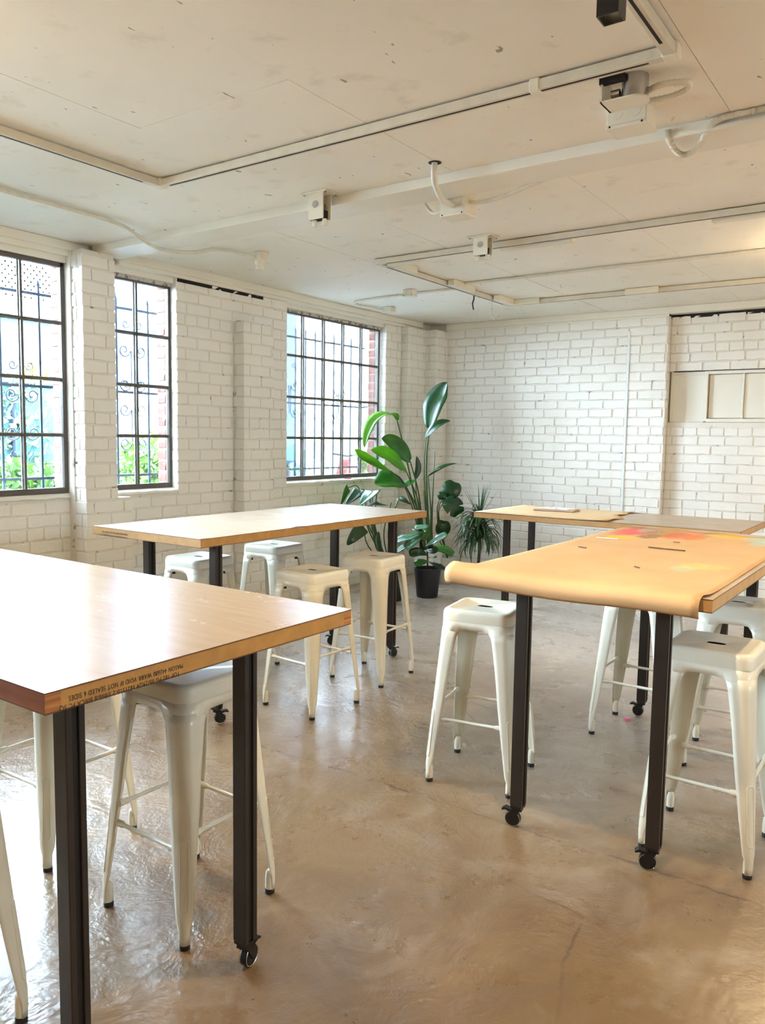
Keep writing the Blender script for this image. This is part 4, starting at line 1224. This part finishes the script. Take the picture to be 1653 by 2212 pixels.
el.leaf([D(862, 1076, 7.25), D(874, 1082, 7.2), D(888, 1090, 7.2)], .04, (up * .8 + toCam * .5), 'leaf_dark', heart, .2)

# fiddle-leaf fig in the black pot
fg = Plant('fiddle_leaf_fig', 'small fig with rounded glossy leaves in a black pot', (-3.92, 6.32, 0))
fg.pot(.10, .128, .275, M['pot_black'])
fb_ = Vector((-3.92, 6.32, .25))
trunk = [fb_, D(923, 1190, 7.45), D(916, 1165, 7.45), D(912, 1140, 7.45)]
fg.part(MB().tube(bez([fg.L(p) for p in trunk], 7), [.008] * 8 + [.007] * 8 + [.005] * 6, 8), 'trunk', M['bark'])
FD = 7.4
for (a, m_, b, w, nh, mt) in (
    ((912, 1150), (885, 1160), (852, 1170), .075, up * .9 + toCam * .5, 'leaf_blue'),
    ((908, 1150), (895, 1142), (926, 1137), .05, up * .9 + toCam * .5, 'leaf_blue'),
    ((912, 1158), (895, 1168), (876, 1184), .065, up * .7 + toCam * .7, 'leaf_blue'),
    ((900, 1172), (878, 1180), (853, 1194), .06, up * .9 + toCam * .4, 'leaf_mid'),
    ((920, 1180), (940, 1168), (966, 1153), .055, up * .6 + toCam * .6 - rt * .3, 'leaf_blue'),
    ((922, 1198), (905, 1192), (884, 1196), .055, toCam * .9 + up * .3, 'leaf_dark'),
    ((926, 1212), (912, 1214), (896, 1220), .05, toCam * .7 + up * .6, 'leaf_mid'),
    ((928, 1192), (952, 1186), (980, 1198), .07, up * .8 + toCam * .6, 'leaf_mid'),
    ((922, 1188), (935, 1190), (945, 1183), .045, toCam * .8 + up * .5, 'leaf_dark'),
    ((928, 1214), (945, 1222), (962, 1230), .05, up * .8 + toCam * .4, 'leaf_dark'),
    ((926, 1205), (936, 1204), (944, 1203), .025, up * .8 + toCam * .4, 'leaf_mid'),
    ((914, 1142), (922, 1150), (912, 1168), .04, toCam, 'leaf_mid')):
    j = random.uniform(-.08, .05)
    fg.leaf([D(*a, FD), D(*m_, FD - .05 + j), D(*b, FD - .06 + j)], w, nh, mt, fiddle, .16, wave=.06)

# dracaena with a fountain of strap leaves
dr = Plant('dracaena', 'fountain-shaped plant with narrow drooping leaves in a white pot', (-3.80, 7.10, 0))
dr.pot(.105, .125, .20, M['pot_white'])
dr.part(MB().tube([(0, 0, .17), (.01, 0, .4), (0, .01, .62), (0, 0, .72)], [.016, .015, .014, .012], 8), 'trunk', M['bark'])
dl = MB(); rnd = random.Random(5)
for k in range(230):
    az = rnd.uniform(0, 2 * math.pi); L = rnd.uniform(.26, .40); e0 = rnd.uniform(-.1, 1.25); z0 = rnd.uniform(.45, .72)
    d_ = Vector((math.cos(az), math.sin(az), 0)); p = Vector((0, 0, z0)) + d_ * .012; path = [p]; e = e0
    for q in range(8):
        p = p + (d_ * math.cos(e) + Vector((0, 0, 1)) * math.sin(e)) * (L / 8); path.append(p); e -= rnd.uniform(.20, .34)
    vs, fs = frame_leaf(path, .0115, Vector((0, 0, 1)) + d_ * .3, .3, lambda u: max(.05, (1 - u) ** .5 * min(1, .5 + 2 * u)), 3)
    dl.add(vs, fs)
for k in range(14):
    az = rnd.uniform(0, 2 * math.pi); d_ = Vector((math.cos(az), math.sin(az), 0)); e = rnd.uniform(.9, 1.35)
    path = [Vector((0, 0, .70)) + (d_ * math.cos(e) + Vector((0, 0, 1)) * math.sin(e)) * (.36 * q / 6) for q in range(7)]
    vs, fs = frame_leaf(path, .009, Vector((0, 0, 1)) - d_, .3, lambda u: max(.05, (1 - u) ** .6), 3); dl.add(vs, fs)
o = dr.part(dl, 'foliage', M['leaf_strap'], 180); o['kind'] = 'stuff'

# ---------------------------------------------------------------- outside the windows
g = MB().box(-40, XO - .0, -25, 45, -.5, -.3).build('ground', simple('yard_paving', (206, 204, 200), .9, var=.15, vscale=2)); tag(g, 'pale paved yard outside the windows', 'ground', kind='structure')
g = MB().box(XR + .2, 40, -25, 45, -.5, -.3).build('ground', g.data.materials[0]); tag(g, 'paved yard on the far side of the building', 'ground', kind='structure')
M['bluewall'] = simple('hazy_shade_render', (32, 56, 94), .8, var=.06, vscale=3)  # shade and haze on the neighbouring wall painted in as blue
M['whitewall'] = simple('white_render', (236, 234, 230), .8, var=.03, vscale=2)
M['navy'] = simple('navy_boards', (26, 44, 72), .7, var=.08)
M['teal'] = simple('teal_screen', (64, 116, 124), .8, var=.25, vscale=10)
M['greyp'] = simple('grey_panel', (112, 122, 140), .8, var=.05)
M['bush'] = leafmat('hedge_leaf', (34, 66, 20), (74, 110, 40), .6, trans=.3)
M['bush2'] = leafmat('grey_vine_leaf', (62, 92, 74), (108, 128, 110), .6, trans=.2)
M['yellowf'] = leafmat('yellow_bloom', (150, 134, 40), (170, 156, 80), .6)
M['pinkf'] = leafmat('pink_bloom', (200, 70, 110), (220, 120, 150), .6)
M['scoot'] = simple('red_bodywork', (150, 34, 36), .3, var=.03)

def building(label, x0, x1, y0, y1, z1, wallm, wins=(), roof=None, roofm='greyp'):
    r = empty('neighbour_building', ((x0 + x1) / 2, (y0 + y1) / 2, -.3)); tag(r, label, 'building')
    ox, oy = r.location.x, r.location.y
    w_ = MB().box(x0 - ox, x1 - ox, y0 - oy, y1 - oy, 0, z1 + .3).build('wall', M[wallm], r)
    MB().box(x0 - ox - .1, x1 - ox + .12, y0 - oy - .1, y1 - oy + .1, z1 + .3, z1 + .48).build('parapet', M[roofm], r)
    for (a, b, c, d) in wins:
        f = MB().box(x1 - ox - .02, x1 - ox + .03, a - oy, b - oy, c + .3, d + .3).build('window', M['whitewall'], r)
        MB().box(x1 - ox + .02, x1 - ox + .036, a - oy + .05, b - oy - .05, c + .35, d + .25).build('pane', M['bluewall'], f)
    return r
building('building wall tinted blue-grey for shade and haze, seen through the narrow window', -14, -9, 6.72, 10.2, 4.0, 'bluewall', [(7.15, 7.5, 2.9, 3.5)])
building('bright white building filling the view through the wide window', -16, -11, 11.6, 24, 4.4, 'whitewall')
building('pale distant building with a small window beyond the lattice gate', -20, -14.4, 3.5, 8.6, 3.8, 'whitewall', [(7.9, 8.2, 3.2, 3.55), (7.1, 7.4, 3.2, 3.6)])
sh = empty('garden_shed', (-9.4, 5.5, -.3)); tag(sh, 'dark blue shed with a white lattice above it outside the first window', 'shed')
MB().box(-.6, .4, -.55, .24, 0, 3.12).build('wall', M['navy'], sh)
MB().box(-.7, .5, -.62, .30, 3.12, 3.34).build('roof', M['greyp'], sh)
for k in range(12):
    a = -.62 + k * .078
    for sgn in (1, -1):
        mm = MB().box(.42, .44, -.012, .012, -.30, .30).build('lattice_slat', M['whitewall'], sh)
        mm.location = (0, a, 3.56); mm.rotation_euler = (sgn * R(40), 0, 0)
MB().box(.41, .45, -.65, .32, 3.76, 3.80).build('lattice_rail', M['whitewall'], sh)
gw = MB().box(-8.6, -8.4, 5.80, 7.35, -.3, 2.05).build('garden_wall', M['whitewall']); tag(gw, 'low white garden wall seen through the narrow window', 'wall')
MB().box(-8.66, -8.34, 5.78, 7.36, 2.05, 2.11).build('coping', M['teal'], gw)
gp = MB().box(-7.86, -7.80, 5.55, 6.02, -.3, 1.92).build('door_panel', M['greyp'], bevel=.01); tag(gp, 'grey panel standing outside the narrow window', 'panel')
MB().box(-7.80, -7.785, 5.60, 5.97, .1, 1.85).build('inset', M['greyp'], gp)

fn_ = empty('garden_fence', (-6.6, 3.3, -.3)); tag(fn_, 'teal screened garden fence overgrown with vines outside the first window', 'fence')
for y in (-1.6, -.9, -.2, .5, 1.1): MB().cyl((0, y, 0), (0, y, 2.25), .025, 8).build('post', M['iron'], fn_, 40)
MB().cyl((0, -1.8, 2.22), (0, 1.2, 2.22), .02, 8).build('rail', M['iron'], fn_, 40)
MB().box(-.03, -.02, -1.8, 1.2, .2, 2.2).build('screen', M['teal'], fn_)
ch = MB()
for k in range(-44, 24):
    for sgn in (1, -1):
        y0 = k * .075
        if not (-1.8 <= y0 <= 1.2 and -1.8 <= y0 + sgn * 1.4 <= 1.2): continue
        a = Vector((.01, y0, .2)); b_ = Vector((.01, y0 + sgn * 1.4, 2.2))
        ch.tube([a, b_], .0028, 4, False)
o = ch.build('mesh', M['bush2'], fn_); o['kind'] = 'stuff'

def leaves(name, label, c, rx, ry, rz, n, size, mats, cat='shrub', seed=1, parent=None):
    rr = random.Random(seed); root = empty(name, (c[0], c[1], -.3)) if parent is None else parent
    if parent is None: tag(root, label, cat)
    b = MB()
    for k in range(n):
        v = Vector((rr.gauss(0, 1), rr.gauss(0, 1), rr.gauss(0, 1))).normalized() * (rr.random() ** .4)
        p = Vector((v.x * rx, v.y * ry, c[2] + .3 + v.z * rz)); q = Quaternion((rr.gauss(0, 1), rr.gauss(0, 1), rr.gauss(0, 1), rr.gauss(0, 1))).normalized(); s_ = size * rr.uniform(.6, 1.3)
        b.add([p + q @ Vector(t_) * s_ for t_ in ((-1, 0, 0), (-.2, .45, .1), (1, 0, 0), (-.2, -.45, .1))], [(0, 1, 2, 3)])
    o = b.build('foliage', M[mats], root); o['kind'] = 'stuff'
    if parent is None: MB().tube([(0, 0, 0), (.03, .02, .5), (0, 0, max(.6, c[2] + .2))], [.03, .025, .012], 7).build('trunk', M['bark'], root)
    return root
leaves('shrub', 'sunlit green shrub low in the narrow window', (-6.5, 5.2, 1.08), .35, .42, .46, 1700, .05, 'bush', seed=2)
leaves('shrub', 'leafy green growth at the foot of the first window', (-6.0, 3.45, .98), .25, .75, .32, 1400, .045, 'bush', seed=3)
leaves('vine', '', (0, 0, 1.25), .10, 1.1, .95, 2200, .05, 'bush2', seed=4, parent=fn_)
leaves('flowering_shrub', 'yellow flowering shrub in front of the dark shed', (-8.2, 4.95, 2.05), .2, .17, .22, 420, .05, 'yellowf', seed=5)
leaves('flowering_shrub', 'pink blossoms beside the yellow shrub', (-8.1, 5.32, 1.98), .1, .10, .14, 160, .045, 'pinkf', seed=6)
# spiky yucca outside the wide window
yu = empty('yucca', (-6.9, 9.28, -.3)); tag(yu, 'spiky green yucca outside the wide window', 'plant')
b = MB(); rr = random.Random(9)
for k in range(90):
    az = rr.uniform(0, 2 * math.pi); e = rr.uniform(-.4, 1.4); d_ = Vector((math.cos(az) * math.cos(e), math.sin(az) * math.cos(e), math.sin(e))); L = rr.uniform(.32, .5)
    path = [Vector((0, 0, 1.38)) + d_ * (L * q / 4) - Vector((0, 0, .05 * (q / 4) ** 2)) for q in range(5)]
    vs, fs = frame_leaf(path, .018, (0, 0, 1) if abs(d_.z) < .9 else (1, 0, 0), .3, lambda u: 1 - u * .95, 3); b.add(vs, fs)
o = b.build('foliage', M['bush'], yu); o['kind'] = 'stuff'
MB().tube([(0, 0, 0), (.03, 0, .7), (0, 0, 1.4)], [.06, .05, .045], 8).build('trunk', M['bark'], yu, 60)
# red scooter
sc_ = empty('scooter', (-8.5, 10.30, -.3), R(80)); tag(sc_, 'red and black scooter parked outside the wide window', 'scooter')
def side_prof(pts, w, name, mat, z=0):
    return MB().loft([[(x, -w, z + y) for x, y in pts], [(x, w, z + y) for x, y in pts]]).build(name, M[mat], sc_, bevel=.03)
side_prof([(-.55, .75), (-.45, .95), (-.28, 1.0), (-.2, .7), (.25, .62), (.35, .95), (.5, 1.42), (.62, 1.42), (.58, .9), (.45, .45), (-.3, .42), (-.5, .5)], .15, 'body', 'scoot')
side_prof([(-.62, .98), (-.5, 1.12), (.05, 1.08), (.08, .98)], .14, 'seat', 'black')
side_prof([(-.85, .95), (-.85, 1.35), (-.65, 1.4), (-.55, 1.3), (-.55, 1.0)], .17, 'top_box', 'black')
for x in (-.5, .68):
    n = 20; loops = []
    for w, r_ in ((-.06, .16), (-.05, .25), (.05, .25), (.06, .16)): loops.append([(x + r_ * math.cos(2 * math.pi * k / n), w, .25 + r_ * math.sin(2 * math.pi * k / n)) for k in range(n)])
    MB().loft(loops).build('wheel', M['black'], sc_, 40)
MB().tube([(.5, -.32, 1.5), (.56, 0, 1.46), (.5, .32, 1.5)], .02, 8).build('handlebar', M['black'], sc_, 40)
MB().lathe([(.09, -.02), (.09, .02)], 16, c=(.62, 0, 1.36)).build('headlamp', M['steel'], sc_, 40)

# wrought iron grilles
def spiral(c, r, turns, start, sgn, n=26):
    return [Vector((0, c[0] + sgn * (r * (1 - .8 * k / n)) * math.cos(start + turns * 2 * math.pi * k / n), c[1] + (r * (1 - .8 * k / n)) * math.sin(start + turns * 2 * math.pi * k / n))) for k in range(n + 1)]
def grille(label, y0, y1, bars, scrolls):
    gx = -5.165; r = empty('window_grille', (gx, (y0 + y1) / 2, 1.0)); oy = (y0 + y1) / 2; tag(r, label, 'window grille', 'iron window grilles')
    for z in (2.44, 1.812, 1.175): MB().box(-.008, .008, y0 - oy, y1 - oy, z - 1.009, z - .991).build('rail', M['iron'], r)
    for y in bars:
        b_ = MB().box(-.007, .007, y - oy - .0075, y - oy + .0075, .02, 1.50).build('bar', M['iron'], r)
        MB().loft([[(-.004, y - oy - .013, 1.495), (.004, y - oy - .013, 1.495), (.004, y - oy + .013, 1.495), (-.004, y - oy + .013, 1.495)], [(-.001, y - oy - .001, 1.55), (.001, y - oy - .001, 1.55), (.001, y - oy + .001, 1.55), (-.001, y - oy + .001, 1.55)]]).build('spear_tip', M['iron'], b_)
    for (y, z) in scrolls:
        for sgn in (-1, 1):
            for vz in (-1, 1):
                s_ = [Vector((0.0, y - oy + sgn * .02, z - 1.0))]
                s_ = [Vector((0, p.y, (p.z))) for p in spiral((y - oy + sgn * .075, z - 1 + vz * .13), .055, 1.3, math.pi * (1 if vz > 0 else 1), sgn)]
                arc = [Vector((0, y - oy + sgn * (.012 + .0 * k), z - 1 + vz * .13 * k / 5)) for k in range(6)]
                MB().tube(arc + s_[1:], .0055, 6).build('scroll', M['iron'], r, 60)
        for sgn in (-1, 1):
            MB().tube([Vector((0, p.y, p.z)) for p in spiral((y - oy + sgn * .06, z - 1 + .33), .035, 1.2, math.pi, sgn)], .0045, 6).build('scroll', M['iron'], r, 60)
    MB().box(0.0, .12, y0 - oy - .01, y0 - oy + .01, .81, .83).build('fixing', M['iron'], r)
    MB().box(0.0, .12, y1 - oy - .01, y1 - oy + .01, .81, .83).build('fixing', M['iron'], r)
    return r
grille('iron window grille with spear tips outside the first window', 1.75, 3.30, [2.02, 2.31, 2.60, 2.894, 3.178], [(2.75, 1.60), (3.04, 1.62), (2.45, 1.60)])
grille('iron window grille with one large scroll outside the narrow window', 3.35, 4.30, [3.51, 3.804, 4.096], [(3.95, 1.55), (3.95, 2.0)])
grille('iron window grille with close bars outside the wide window', 5.3, 6.95, [5.55, 5.69, 5.837, 5.984, 6.131, 6.276, 6.426, 6.58, 6.714, 6.86], [(6.50, 1.81), (5.76, 1.85)])
